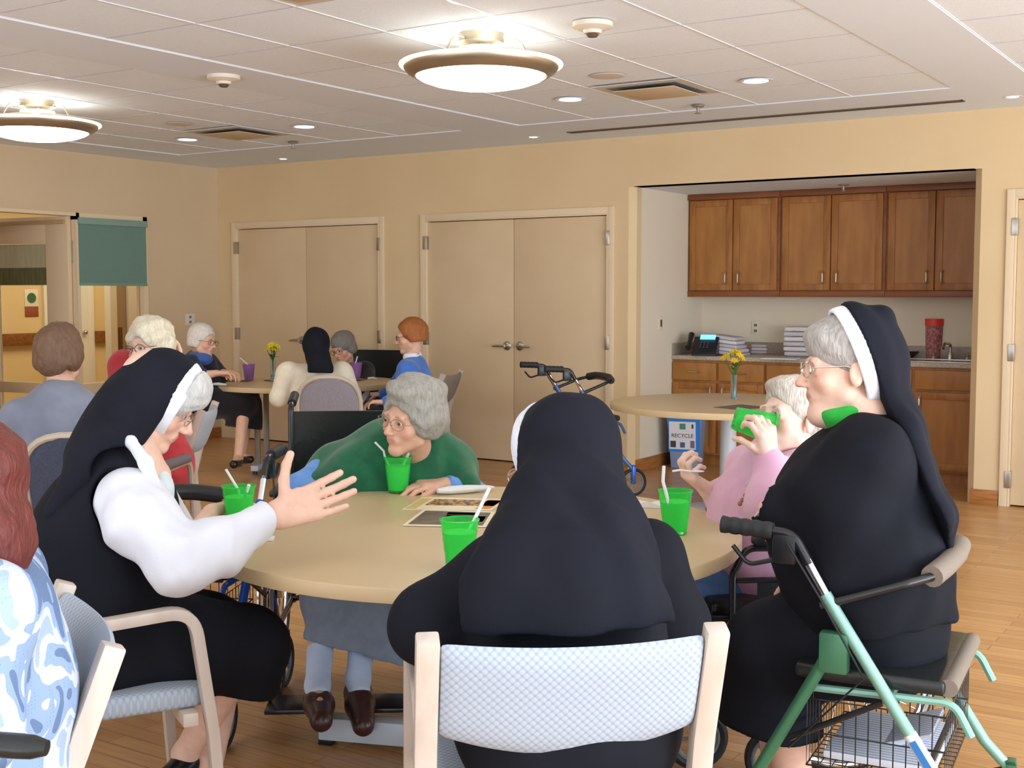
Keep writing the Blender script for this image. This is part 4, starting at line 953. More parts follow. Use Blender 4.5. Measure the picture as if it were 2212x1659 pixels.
# ---------------------------------------------------------------- sister on the left: white blouse, black jumper, leaning to the table
def sister_left():
    at = lambda x, y, D: AT(x, y, D+0.17)
    H = Frame(at(337, 862, 3.30), CAMF(0.85, -0.50, 0.12), CAMF(0.5, 0.866, 0.0), 1.10)
    N = at(285, 985, 3.22); C = at(245, 1120, 3.22); Pv = at(235, 1390, 3.20)
    SN = at(284, 1082, 3.08); SF = at(300, 1050, 3.40)
    E_ = at(385, 1205, 2.98); Wn = at(600, 1112, 3.16); Ef = at(400, 1190, 3.55); Wf = at(455, 1108, 3.74)
    t = person('elderly sister in black veil, white blouse and black jumper, gesturing with an open hand', Pv)
    B = Solid(); cols = head_ops(B, H, N)
    limb(B, [N, C, Pv], [0.07, 0.11, 0.12]); limb(B, [E_, Wn], [0.045, 0.029]); B.u(cap(C, E_, 0.06, 0.045), 0.02)
    B.u(cap(N, at(330, 1030, 3.24), 0.055, 0.05), 0.03)
    # open right hand, palm to the camera, thumb up
    hd = unit(at(745, 1062, 3.32)-Wn); hand_ops(B, Wn, hd, -FW*0.9+UP*0.25+RT*0.1, thumb=-1, sc=1.36, curl=(0.14, 0.2, 0.22, 0.2), spread=0.07, tcurl=0.05, tout=1.15)
    limb(B, [Ef, Wf], [0.042, 0.027]); hand_ops(B, Wf, unit(at(508, 1098, 3.88)-Wf), RT*0.5-FW*0.2-UP*0.5, thumb=-1, sc=1.1, curl=(0.7, 0.75, 0.8, 0.8), tcurl=0.5)
    kn, kf = at(545, 1390, 3.30), at(500, 1365, 3.55); an, af = at(400, 1628, 3.42), at(445, 1700, 3.55)
    limb(B, [Pv, kn, an], [0.09, 0.062, 0.036]); limb(B, [Pv, kf, af], [0.09, 0.06, 0.036])
    B.u(cap(an, at(420, 1668, 3.55), 0.036, 0.03), 0.02)
    grow(B, 'body', M_skin, t, 0.0052, cols, SK1); eyes(H, t)
    glasses(H, t, mat('silver_wire', S(190, 180, 170), 0.25, metal=1), rx=0.024, rz=0.017)
    # hair fringe in front of the band
    h = Solid(); h.u(ell((0, 0.010, 0.046), (0.092, 0.106, 0.090), H)).u(ell((0, 0.070, 0.070), (0.070, 0.046, 0.046), H), 0.02)
    h.sub(ell((0, 0.118, -0.045), (0.085, 0.070, 0.080), H), 0.008).cut(half((0, 0.0, -0.01), (0, -0.35, -1), H)).cut(half((0, 0.060, 0), (0, -1, 0.05), H))
    h.disp(lambda P: noise(P, 160)*f32(0.0015)+noise(P, 60)*f32(0.003))
    grow(h, 'hair', hairmat('silver_hair', S(208, 206, 204), S(168, 164, 160), 30, (1, 1, 1)), t, 0.005)
    grow(shell_band(H, 0.052, 0.05, 0.036, (0.101, 0.116, 0.117), c=(0, 0.0, 0.022)), 'veil_band', M_vwhite, t, 0.005)
    # veil: cap over the head and a wide sheet down the back
    v = Solid(); v.u(ell((0, 0.0, 0.022), (0.100, 0.106, 0.112), H))
    v.u(cap(H.w(0, -0.035, -0.04), at(245, 965, 3.18), 0.092, 0.085), 0.04)
    lat = unit(np.cross(unit(Pv-N), CAMF(0.9, 0, 0.44)))
    v.u(cap(at(250, 935, 3.20), at(142, 1100, 3.15), 0.060, 0.042, sq=(FW, 2.6)), 0.05)
    v.u(cap(at(275, 880, 3.24), at(205, 985, 3.2), 0.080, 0.068, sq=(FW, 1.5)), 0.05)
    v.cut(half((0, 0.046, 0), (0, 1, -0.05), H), 0.004); v.sub(ell((0, 0.03, -0.045), (0.078, 0.10, 0.075), H), 0.01); v.sub(cap(H.w(0, 0.0, -0.10), at(330, 1040, 3.24), 0.075, 0.11), 0.01); v.sub(cap(at(345, 1035, 3.2), at(276, 1012, 3.2), 0.09, 0.075, sq=(FW, 3)), 0.006)
    v.disp(folds(34, 0.004, 0.3, at(128, 1105, 3.15)-at(232, 900, 3.2)))
    grow(v, 'veil', M_veil, t, 0.007)
    # collar
    c = Solid(); q = [at(243, 934, 3.17), at(283, 954, 3.10), at(315, 1000, 3.06), at(336, 1060, 3.08), at(350, 1110, 3.12)]
    limb(c, q, [0.006, 0.015, 0.019, 0.019, 0.010], 0.006, (FW, 0.45))
    grow(c, 'collar', cloth('white_collar_cloth', S(222, 230, 242)), t, 0.005)
    # bib of the blouse, pale in front
    c = Solid(); c.u(cap(at(345, 1060, 3.24), at(352, 1130, 3.26), 0.062, 0.045, sq=(CAMF(.9, 0, .4), 0.6)), 0.02)
    c.disp(folds(50, 0.004, 1.0, UP)); grow(c, 'blouse_front', cloth('pale_blouse_cloth', S(214, 226, 228)), t, 0.006)
    # blouse sleeves
    s = Solid(); Cf = Wn-unit(Wn-E_)*0.03
    limb(s, [SN, at(308, 1130, 3.02), E_], [0.090, 0.084, 0.074], 0.04); limb(s, [E_, at(470, 1178, 3.04), Cf], [0.078, 0.070, 0.052], 0.04); s.u(cap(at(395, 1215, 2.98), at(380, 1225, 2.98), 0.06, 0.05), 0.04)
    s.cut(half(Cf, unit(Cf-E_)), 0.004)
    s.disp(lambda P: noise(P, 24, 0.5)*f32(0.010)+noise(P, 52, 1.5)*f32(0.0045)); s.sub(cap(E_, Wn+unit(Wn-E_)*0.05, 0.03, 0.040), 0.003)
    grow(s, 'sleeve', cloth('white_blouse_cloth', S(224, 226, 234), 0.75, c2=S(216, 218, 228), ns=4), t, 0.0062)
    s = Solid(); limb(s, [SF, Ef], [0.085, 0.065], 0.03); limb(s, [Ef, Ef+(Wf-Ef)*0.25], [0.065, 0.055], 0.03); s.cut(half(Ef+(Wf-Ef)*0.3, Wf-Ef))
    grow(s, 'sleeve', MATS['white_blouse_cloth'], t, 0.010)
    # jumper: back, chest, skirt
    j = Solid(); ax = (FW, 1.25)
    limb(j, [at(262, 1035, 3.22), at(215, 1150, 3.22), at(200, 1250, 3.22), at(235, 1370, 3.20)], [0.125, 0.165, 0.180, 0.20], 0.06, ax)
    j.u(cap(at(300, 1100, 3.24), at(270, 1260, 3.22), 0.10, 0.15, sq=ax), 0.05)
    j.sub(cap(at(285, 905, 3.2), at(330, 1010, 3.20), 0.10, 0.098), 0.01)
    # arm hole left clear for the sleeve
    j.sub(cap(SN, at(300, 1150, 2.98), 0.100, 0.098), 0.012); j.sub(cap(at(300, 1150, 2.98), E_, 0.098, 0.09), 0.012)
    limb(j, [at(250, 1385, 3.2), at(420, 1395, 3.22), at(548, 1398, 3.32)], [0.155, 0.125, 0.105], 0.06); limb(j, [at(250, 1385, 3.3), at(430, 1370, 3.45), at(510, 1370, 3.55)], [0.14, 0.12, 0.10], 0.06)
    j.u(cap(at(530, 1395, 3.35), at(520, 1455, 3.38), 0.115, 0.125, sq=(CAMF(1, 0, 0.4), 0.9)), 0.05)
    j.cut(half(at(540, 1495, 3.35), CAMF(-0.30, -1, 0)), 0.005)
    j.u(cap(at(238, 972, 3.17), at(280, 1030, 3.14), 0.045, 0.052), 0.03)
    j.disp(lambda P: noise(P, 15)*f32(0.007)); grow(j, 'jumper', M_habit, t, 0.009)
    # nylons end in black shoes
    for (a, ex) in ((an, at(330, 1672, 3.30)), (af, at(395, 1735, 3.45))):
        s = Solid(); s.u(cap(a+V(0, 0, -0.03), a*0.4+ex*0.6+V(0, 0, -0.05), 0.042, 0.036)).u(cap(a*0.4+ex*0.6+V(0, 0, -.05), ex+V(0, 0, -0.05), 0.036, 0.030), 0.02)
        s.cut(half(a+V(0, 0, 0.005), (0, 0, 1)), 0.004); grow(s, 'shoe', mat('black_shoe_leather', (0.012, 0.012, 0.014), 0.2), t, 0.006)
sister_left()

# ---------------------------------------------------------------- person in the green poncho
def green_poncho():
    H = Frame(at(889, 903, 4.56), CAMF(-0.62, -0.12, -0.74), CAMF(0.26, 0.96, 0.0), 1.10)
    N = at(900, 990, 4.72); Pv = at(830, 1240, 4.85); C = at(850, 1080, 4.80)
    SL, SR = at(975, 1010, 4.80), at(735, 1000, 4.84); EL, WL = at(1030, 1075, 4.72), at(962, 1046, 4.64); ER, WR = at(648, 1062, 4.72), at(700, 1085, 4.56)
    t = person('grey-haired elderly person in a dark green poncho over a blue shirt, behind the table', Pv)
    B = Solid(); cols = head_ops(B, H, N); limb(B, [N, C, Pv], [0.06, 0.11, 0.13]); limb(B, [N, SL, EL, WL], [0.05, 0.05, 0.042, 0.027]); limb(B, [N, SR, ER, WR], [0.05, 0.05, 0.042, 0.027])
    hand_ops(B, WL, at(890, 1050, 4.58)-WL, -UP+0.2*FW, thumb=1, sc=1.12, curl=(0.35, 0.35, 0.4, 0.45), tcurl=0.2, tout=0.5)
    hand_ops(B, WR, at(760, 1085, 4.5)-WR, -UP, thumb=-1, sc=1.1, curl=(0.3,)*4)
    legs = [((700, 1290, 4.35), (686, 1482, 4.08), (692, 1535, 3.93)), ((795, 1290, 4.35), (773, 1468, 4.15), (782, 1545, 4.0))]
    for (k, a, e) in legs: limb(B, [Pv, at(*k), at(*a)], [0.10, 0.060, 0.034]); B.u(cap(at(*a), at(*e), 0.033, 0.028), 0.02)
    grow(B, 'body', M_skin, t, 0.006, cols, SK2); eyes(H, t); glasses(H, t, mat('gold_wire', S(170, 140, 100), 0.3, metal=0.9))
    h = Solid(); h.u(ell((0, -0.020, 0.052), (0.100, 0.116, 0.098), H)).u(ell((0.0, 0.055, 0.098), (0.070, 0.048, 0.036), H), 0.02)
    for s in (-1, 1): h.u(ell((s*0.078, -0.022, 0.0), (0.034, 0.062, 0.066), H), 0.02)
    h.u(ell((0, -0.085, -0.02), (0.078, 0.048, 0.066), H), 0.02)
    h.sub(ell((0, 0.110, -0.040), (0.078, 0.085, 0.098), H), 0.01)
    dirw = H.d(0.35, -0.9, 0.2)
    h.disp(lambda P: noise(P, 42)*f32(0.010)+noise(P, 110)*f32(0.0035))
    grow(h, 'hair', hairmat('grey_hair', S(172, 168, 158), S(118, 116, 110), 34), t, 0.005)
    # poncho
    p = Solid(); ax = (FW, 0.85)
    limb(p, [at(842, 960, 4.78), SR+V(0, 0, -.02), at(668, 1058, 4.74)], [0.10, 0.100, 0.075], 0.05); limb(p, [at(930, 968, 4.76), SL, at(1006, 1048, 4.70)], [0.085, 0.085, 0.055], 0.05)
    p.u(cap(at(850, 1010, 4.78), at(845, 1120, 4.80), 0.17, 0.20, sq=ax), 0.06); p.u(cap(at(775, 1040, 4.74), at(790, 1110, 4.76), 0.14, 0.15, sq=ax), 0.05)
    p.u(cap(at(900, 1030, 4.74), at(905, 1100, 4.76), 0.13, 0.15, sq=ax), 0.05)
    p.u(cap(at(868, 975, 4.76), at(925, 972, 4.74), 0.075, 0.07), 0.03); p.sub(cap(H.w(0, 0, -0.05), at(893, 985, 4.70), 0.060, 0.058), 0.010)
    p.disp(folds(26, 0.011, 0.4, UP*1.0+RT*0.2)); grow(p, 'poncho', cloth('green_fleece', S(28, 106, 70), 0.95, 0.3, c2=S(20, 90, 60), ns=18, bump=0.2), t, 0.0075)
    s = Solid(); limb(s, [SR, ER, WR+(ER-WR)*0.15], [0.07, 0.066, 0.045], 0.03); s.disp(lambda P: noise(P, 50)*f32(0.004))
    m = cloth('light_blue_cotton', S(108, 158, 226)); grow(s, 'sleeve', m, t, 0.007)
    s = Solid(); limb(s, [SL, EL, WL], [0.06, 0.050, 0.040], 0.03); s.cut(half(WL, WL-EL)); s.disp(lambda P: noise(P, 50)*f32(0.004)); grow(s, 'sleeve', m, t, 0.007)
    c = Solid(); c.u(cap(at(905, 985, 4.74), at(940, 962, 4.78), 0.055, 0.04)); c.sub(cap(H.w(0, 0, -0.05), at(893, 995, 4.66), 0.058, 0.058), 0.004); grow(c, 'collar', cloth('blue_collar', S(44, 84, 168)), t, 0.006)
    # skirt
    k = Solid(); limb(k, [Pv, at(740, 1275, 4.45), at(725, 1290, 4.33)], [0.17, 0.12, 0.12], 0.06); limb(k, [Pv, at(830, 1275, 4.45), at(835, 1290, 4.33)], [0.17, 0.12, 0.12], 0.06)
    k.u(cap(at(782, 1290, 4.34), at(790, 1400, 4.24), 0.20, 0.225, sq=(FW, 0.62)), 0.05); k.cut(half(at(760, 1385, 4.3), -UP+RT*(-0.22)), 0.006); k.sub(cap(at(785, 1370, 4.30), at(795, 1480, 4.22), 0.16, 0.20, sq=(FW, 0.50)), 0.01)
    k.disp(folds(30, 0.010, 0.2, UP)); grow(k, 'skirt', cloth('grey_blue_skirt', S(128, 140, 156)), t, 0.008)
    for (kk, a, e) in legs:
        A, E2, K = at(*a), at(*e), at(*kk)
        s = Solid(); s.u(cap(A+(K-A)*0.42, A, 0.046, 0.040)); s.u(cap(A, A*0.6+E2*0.4, 0.040, 0.036), 0.02); s.cut(half(A+(K-A)*0.40, K-A)); grow(s, 'sock', cloth('white_ribbed_sock', S(206, 220, 244), c2=S(190, 208, 238), ns=8, bump=0.2), t, 0.006)
        s = Solid(); F = E2+unit((E2-A)*[1, 1, 0])*0.05+V(0, 0, -0.015); s.u(cap(A+V(0, 0, -0.045), A*0.45+E2*0.55+V(0, 0, -0.02), 0.049, 0.048)); s.u(cap(A*0.45+E2*0.55+V(0, 0, -.02), F, 0.046, 0.036), 0.02); s.cut(half(A+V(0, 0, 0.01), (0, 0, 1)))
        grow(s, 'shoe', mat('brown_leather', S(66, 40, 36), 0.3), t, 0.006)
green_poncho()

# ---------------------------------------------------------------- sister seen from behind in the middle
def sister_middle():
    H = Frame(at(1214, 1000, 2.82), CAMF(-0.64, -0.36, 0.68), CAMF(-0.18, 1, 0.25), 1.10)
    N = at(1215, 1120, 2.74); Pv = at(1225, 1560, 2.62); C = at(1220, 1280, 2.66)
    SL, SR = at(1072, 1262, 2.66), at(1392, 1208, 2.80); EL, WL = at(925, 1352, 2.62), at(935, 1300, 2.92); ER, WR = at(1450, 1345, 2.86), at(1400, 1262, 3.05)
    t = person('sister in black habit and long black veil seen from behind, bottom centre chair', Pv)
    B = Solid(); cols = head_ops(B, H, N); limb(B, [N, C, Pv], [0.06, 0.11, 0.13]); limb(B, [N, SL, EL, WL], [0.05, 0.05, 0.042, 0.027]); limb(B, [N, SR, ER, WR], [0.05, 0.05, 0.042, 0.027])
    hand_ops(B, WL, RT*0.5+FW*0.5, -UP, thumb=1, sc=1.05, curl=(0.4,)*4); hand_ops(B, WR, -RT*0.5+FW*0.5, -UP, thumb=-1, sc=1.05, curl=(0.4,)*4)
    fh = CAMF(0, 0, 1)*[1, 1, 0]
    for s in (-1, 1):
        K = Pv+fh*0.42+RT*s*0.11+V(0, 0, -0.02); A = K+fh*0.03; A = V(A[0], A[1], 0.09); limb(B, [Pv+RT*s*0.08, K, A], [0.10, 0.062, 0.036]); B.u(cap(A, V(*(A+fh*0.12)[:2], 0.05), 0.034, 0.028), 0.02)
    grow(B, 'body', M_skin, t, 0.007, cols, SK1); glasses(H, t, mat('bright_wire', S(214, 190, 170), 0.2, metal=0.7), rx=0.029, rz=0.024, y0=0.112, th=0.0016)
    grow(shell_band(H, 0.030, 0.05, 0.05, (0.100, 0.122, 0.120)), 'veil_band', M_vwhite, t, 0.005)
    grow(shell_band(H, 0.034, 0.05, 0.012, (0.103, 0.125, 0.123)), 'band_ridge', mat('band_ridge_white', S(214, 216, 228), 0.7), t, 0.004)
    v = Solid(); v.u(ell((0, -0.018, 0.022), (0.101, 0.116, 0.114), H), 0.05)
    v.u(cap(H.w(0, -0.022, 0.015), at(1234, 1090, 2.72), 0.106, 0.112), 0.06)
    v.u(cap(at(1234, 1090, 2.72), at(1226, 1210, 2.63), 0.112, 0.160, sq=(FW, 0.75)), 0.06); v.u(cap(at(1226, 1200, 2.62), at(1212, 1345, 2.50), 0.155, 0.235, sq=(FW, 0.50)), 0.10)
    v.cut(half((0, 0.010, 0), (0, 1, -0.05), H), 0.004); v.cut(half(at(1200, 1352, 2.5), -UP+RT*0.02), 0.006)
    v.disp(folds(26, 0.010, 0.8, UP)); v.disp(lambda P: noise(P, 9)*f32(0.006)); grow(v, 'veil', M_veil, t, 0.007)
    j = Solid(); ax = (FW, 0.78)
    j.u(cap(at(1225, 1190, 2.72), C, 0.11, 0.18, sq=ax), 0.05).u(cap(C, Pv, 0.20, 0.235, sq=(FW, 0.95)), 0.06); j.u(cap(SL, SR, 0.085, 0.085), 0.05)
    limb(j, [SL, EL], [0.090, 0.085], 0.04); limb(j, [EL, WL+(EL-WL)*0.1], [0.082, 0.055], 0.03); limb(j, [SR, ER], [0.090, 0.085], 0.04); limb(j, [ER, WR+(ER-WR)*0.1], [0.075, 0.055], 0.03)
    for s in (-1, 1): j.u(cap(Pv+RT*s*0.09, Pv+fh*0.44+RT*s*0.11+V(0, 0, -0.01), 0.13, 0.10), 0.05)
    K = Pv+fh*0.45; j.u(cap(K+V(0, 0, -0.05), V(K[0], K[1], 0.24), 0.17, 0.20, sq=(fh, 0.6)), 0.05)
    j.disp(lambda P: noise(P, 16)*f32(0.007)); grow(j, 'habit', M_habit, t, 0.010)
    for s in (-1, 1):
        A = Pv+fh*0.45+RT*s*0.11; A = V(A[0], A[1], 0.07); s_ = Solid(); s_.u(cap(V(*(A-fh*0.02)[:2], 0.045), V(*(A+fh*0.15)[:2], 0.038), 0.042, 0.036)); grow(s_, 'shoe', MATS['black_shoe_leather'], t, 0.008)
sister_middle()

# ---------------------------------------------------------------- large sister on the right, in profile
def sister_right():
    H = Frame(at(1829, 796, 3.24), CAMF(-0.985, -0.02, 0.05), CAMF(-0.03, 1, 0), 1.10)
    N = at(1868, 900, 3.24); Pv = at(1880, 1340, 3.24); C = at(1850, 1080, 3.24)
    SN, SF = at(1885, 1000, 3.10), at(1855, 990, 3.42); EN, WN = at(1775, 1195, 3.19), at(1662, 1102, 3.22); EF, WF = at(1830, 1200, 3.5), at(1800, 1250, 3.42)
    t = person('large sister in black jacket and veil with white band, seated in profile on the right', Pv)
    B = Solid(); cols = head_ops(B, H, N); limb(B, [N, C, Pv], [0.07, 0.12, 0.14]); limb(B, [N, SN, EN, WN], [0.05, 0.055, 0.045, 0.029]); limb(B, [N, SF, EF, WF], [0.05, 0.055, 0.045, 0.029])
    B.u(ell((0, 0.045, -0.115), (0.040, 0.045, 0.026), H), 0.03)
    hand_ops(B, WN, at(1680, 1190, 3.26)-WN, FW*0.4+RT, thumb=-1, sc=1.1, curl=(0.6, 0.65, 0.7, 0.75), tcurl=0.4); hand_ops(B, WF, -RT, -UP, thumb=1, sc=1.05, curl=(0.5,)*4)
    kn, kf = at(1665, 1395, 3.30), at(1665, 1385, 3.5); an, af = at(1715, 1690, 3.36), at(1690, 1690, 3.5)
    limb(B, [Pv, kn, an], [0.10, 0.070, 0.052]); limb(B, [Pv, kf, af], [0.10, 0.068, 0.050])
    grow(B, 'body', M_skin, t, 0.0055, cols, SK1); eyes(H, t)
    glasses(H, t, mat('silver_frame', S(230, 228, 225), 0.15, metal=1), rx=0.026, rz=0.018, th=0.0018)
    h = Solid(); h.u(ell((0, -0.012, 0.050), (0.088, 0.104, 0.085), H)).u(ell((0, 0.060, 0.075), (0.062, 0.040, 0.034), H), 0.02)
    h.sub(ell((0, 0.108, -0.050), (0.10, 0.072, 0.088), H), 0.008).cut(half((0, -0.045, 0), (0, -1, 0.33), H)).cut(half((0, 0, -0.035), (0, -0.2, -1), H))
    h.disp(lambda P: noise(P, 70)*f32(0.003)+noise(P, 150)*f32(0.0015)); grow(h, 'hair', hairmat('silver_grey_hair', S(184, 178, 172), S(140, 134, 130), 30), t, 0.005)
    grow(shell_band(H, -0.032, 0.34, 0.044, (0.098, 0.126, 0.126), zlow=-0.075), 'veil_band', M_vwhite, t, 0.005)
    v = Solid(); v.u(ell((0, -0.012, 0.030), (0.100, 0.118, 0.124), H)); v.u(cap(H.w(0, -0.07, 0.10), at(1898, 770, 3.26), 0.040, 0.065), 0.03); v.u(cap(H.w(-0.02, -0.085, 0.125), H.w(0.02, -0.085, 0.125), 0.018), 0.03)
    v.u(cap(at(1885, 790, 3.25), at(1925, 930, 3.24), 0.070, 0.068, sq=(FW, 1.4)), 0.04); v.u(cap(at(1925, 930, 3.24), at(1990, 1110, 3.20), 0.064, 0.066, sq=(FW, 2.6)), 0.05)
    v.u(cap(at(1990, 1110, 3.20), at(2012, 1165, 3.18), 0.066, 0.045, sq=(FW, 2.6)), 0.04)
    v.cut(half((0, -0.046, 0), (0, 1, -0.34), H), 0.003); v.sub(ell((0, 0.03, -0.05), (0.085, 0.10, 0.075), H), 0.008)
    v.disp(folds(36, 0.007, 0.1, at(1985, 1120, 3.2)-at(1930, 930, 3.24))); grow(v, 'veil', M_veil, t, 0.007)
    j = Solid(); ax = (FW, 1.15)
    limb(j, [at(1880, 982, 3.24), at(1845, 1090, 3.24), at(1855, 1210, 3.24), at(1880, 1330, 3.24)], [0.110, 0.185, 0.205, 0.195], 0.06, ax)
    j.u(cap(at(1812, 1030, 3.24), at(1765, 1150, 3.24), 0.085, 0.13, sq=ax), 0.06); j.u(cap(SN, SF, 0.092, 0.090), 0.05)
    j.u(cap(at(1885, 1040, 3.22), at(1925, 1240, 3.22), 0.12, 0.14, sq=ax), 0.06)
    limb(j, [SN, at(1830, 1100, 3.13), EN], [0.098, 0.102, 0.088], 0.05); limb(j, [EN, WN+(EN-WN)*0.06], [0.086, 0.058], 0.04); limb(j, [SF, EF, WF+(EF-WF)*0.1], [0.10, 0.085, 0.06], 0.04)
    j.u(cap(at(1920, 1260, 3.22), at(2000, 1335, 3.2), 0.12, 0.065, sq=(FW, 1.6)), 0.04); j.cut(half(at(1900, 1345, 3.2), -UP+RT*0.12), 0.006)
    j.sub(cap(H.w(0, 0.01, -0.06), at(1862, 895, 3.24), 0.066, 0.072), 0.01); j.sub(cap(WN+(EN-WN)*0.3, WN+(WN-EN)*0.5, 0.036, 0.05), 0.004)
    j.disp(lambda P: noise(P, 14, 0.6)*f32(0.010)); j.disp(folds(34, 0.008, 0.3, UP+RT*0.4)); grow(j, 'jacket', M_habit, t, 0.008)
    c = Solid(); c.u(cap(at(1822, 908, 3.24), at(1834, 890, 3.24), 0.078, 0.066, sq=(CAMF(0.3, 1, 0), 0.5))); grow(c, 'green_collar', cloth('bright_green_cloth', S(40, 170, 60)), t, 0.006)
    k = Solid(); limb(k, [Pv, at(1760, 1385, 3.26), kn], [0.185, 0.135, 0.115], 0.06); limb(k, [Pv, at(1760, 1370, 3.44), kf], [0.185, 0.13, 0.11], 0.06); k.u(cap(at(1655, 1400, 3.38), at(1662, 1600, 3.38), 0.120, 0.140, sq=(FW, 1.35)), 0.05)
    k.u(cap(at(1890, 1330, 3.22), at(1900, 1390, 3.22), 0.16, 0.13, sq=(FW, 1.2)), 0.05)
    k.cut(half(at(1650, 1592, 3.25), -UP+RT*(-0.1)), 0.005); k.sub(cap(at(1665, 1580, 3.40), at(1665, 1690, 3.40), 0.09, 0.11, sq=(FW, 1.3)), 0.01); k.disp(lambda P: noise(P, 13)*f32(0.008)); grow(k, 'skirt', M_habit, t, 0.009)
    o = MB().tube([tuple(WN+(WN-EN)*0.10-np.array(t.location)+0.036*(cos(2*pi*q/20)*unit(np.cross(WN-EN, UP))+sin(2*pi*q/20)*unit(np.cross(WN-EN, np.cross(WN-EN, UP))))) for q in range(20)], 0.0035, 6, closed=True).build('bracelet', mat('pale_beads', S(222, 210, 190), 0.3), t)
    for A in (an, af):
        s = Solid(); Z = V(A[0], A[1], 0.05); s.u(cap(Z, Z-RT*0.15, 0.045, 0.038)); grow(s, 'shoe', MATS['black_shoe_leather'], t, 0.008)
sister_right()

# ---------------------------------------------------------------- person in the pink sweatshirt, drinking
def pink():
    H = Frame(at(1708, 904, 4.05), CAMF(-0.84, 0.16, -0.50), CAMF(0.12, 0.98, 0.1), 1.10)
    N = at(1735, 985, 4.16); Pv = at(1695, 1285, 4.12); C = at(1670, 1110, 4.12)
    SL, SR = at(1725, 1030, 3.98), at(1620, 1015, 4.32); EL, WL = at(1668, 1085, 3.84), at(1662, 990, 3.90); ER, WR = at(1610, 1105, 4.28), at(1530, 1060, 4.16)
    t = person('short-haired elderly person in a pink sweatshirt drinking from a tilted green tumbler', Pv)
    B = Solid(); cols = head_ops(B, H, N); limb(B, [N, C, Pv], [0.06, 0.11, 0.13]); limb(B, [N, SL, EL, WL], [0.05, 0.05, 0.042, 0.031]); limb(B, [N, SR, ER, WR], [0.05, 0.05, 0.042, 0.031])
    hand_ops(B, WL, at(1652, 920, 3.86)-WL, FW*0.8-RT*0.5, thumb=1, sc=1.08, curl=(0.85, 0.9, 0.9, 0.9), spread=0.08, tcurl=0.7, tout=0.7)
    hand_ops(B, WR, at(1475, 1018, 4.10)-WR, UP*0.9+RT*0.4, thumb=1, sc=1.15, curl=(0.85, 0.95, 1.0, 1.0), spread=0.05, tcurl=0.6, tout=0.6)
    for s in (-1, 1):
        K = Pv-RT*0.42+FW*[1, 1, 0]*s*0.12; limb(B, [Pv, K, V(K[0], K[1], 0.15)], [0.10, 0.06, 0.04])
    grow(B, 'body', M_skin, t, 0.0055, cols, SK3); eyes(H, t)
    h = Solid(); h.u(ell((0, -0.022, 0.044), (0.084, 0.104, 0.090), H)).u(ell((0, 0.045, 0.092), (0.058, 0.045, 0.028), H), 0.02); h.u(ell((0, -0.078, -0.02), (0.070, 0.035, 0.055), H), 0.02)
    h.sub(ell((0, 0.118, -0.035), (0.095, 0.092, 0.098), H), 0.008); h.sub(ell((0.084, 0, -0.015), (0.02, 0.025, 0.036), H), 0.006); h.sub(ell((-0.084, 0, -0.015), (0.02, 0.025, 0.036), H), 0.006)
    h.cut(half((0, 0, -0.055), (0, 0, -1), H)); h.disp(lambda P: noise(P, 80)*f32(0.003)+noise(P, 170)*f32(0.0015)); grow(h, 'hair', hairmat('pale_grey_hair', S(212, 202, 190), S(160, 146, 132), 30), t, 0.005)
    j = Solid(); ax = (FW, 1.1)
    limb(j, [at(1700, 1020, 4.14), at(1660, 1100, 4.12), at(1650, 1200, 4.12), at(1660, 1285, 4.12)], [0.145, 0.180, 0.20, 0.19], 0.06, ax)
    j.u(cap(SL, SR, 0.085, 0.085), 0.05); limb(j, [SL, EL], [0.09, 0.085], 0.04); limb(j, [EL, WL+(EL-WL)*0.12], [0.080, 0.056], 0.03); limb(j, [SR, ER], [0.08, 0.075], 0.04); limb(j, [ER, WR+(ER-WR)*0.22], [0.070, 0.048], 0.03)
    j.u(cap(at(1600, 1230, 4.1), at(1640, 1260, 4.1), 0.10, 0.13), 0.05)
    j.sub(cap(H.w(0, 0.0, -0.06), at(1722, 985, 4.12), 0.066, 0.070), 0.01); j.disp(lambda P: noise(P, 22, 0.2)*f32(0.008)+noise(P, 60)*f32(0.0015))
    m = cloth('pink_fleece', S(226, 176, 200), 0.9, 0.3, c2=S(216, 164, 194), ns=6); grow(j, 'sweatshirt', m, t, 0.007)
    c = Solid(); c.u(cap(at(1722, 968, 4.10), at(1736, 960, 4.14), 0.072, 0.070, sq=(UP, 0.55))); c.sub(cap(H.w(0, 0.01, -0.05), at(1724, 985, 4.12), 0.064, 0.066), 0.004); grow(c, 'collar', cloth('pale_pink_cotton', S(240, 206, 220)), t, 0.006)
    k = Solid(); fh = -RT
    for s in (-1, 1):
        K = Pv+fh*0.42+FW*[1, 1, 0]*s*0.12; limb(k, [Pv, K+V(0, 0, .03)], [0.15, 0.11], 0.05); k.u(cap(K, V(K[0], K[1], 0.22), 0.10, 0.075), 0.04)
    grow(k, 'jeans', cloth('blue_denim', S(84, 114, 158), ns=60), t, 0.010)
    # small applique on the chest, and a ring
    q = at(1632, 1046, 3.905)-np.array(t.location); b = MB()
    for i in range(10): a = 2*pi*i/10; b.ball(tuple(q+RT*0.022*cos(a)+UP*0.012*sin(a)), (0.010, 0.006, 0.006), 8)
    b.ball(tuple(q), 0.008, 8)
    b.build('silver_applique', mat('silver_print', S(196, 190, 190), 0.5), t)
    b = MB(); 
    for (x, y) in ((1610, 1070), (1604, 1080), (1612, 1086), (1598, 1088)): b.ball(tuple(at(x, y, 3.90)-np.array(t.location)), 0.008, 8)
    b.build('brown_applique', mat('brown_print', S(168, 112, 84), 0.6), t)
    r = at(1641, 925, 3.905)-np.array(t.location); ax_ = unit(at(1640, 905, 3.92)-WL); u1 = unit(np.cross(ax_, FW)); u2 = np.cross(ax_, u1)
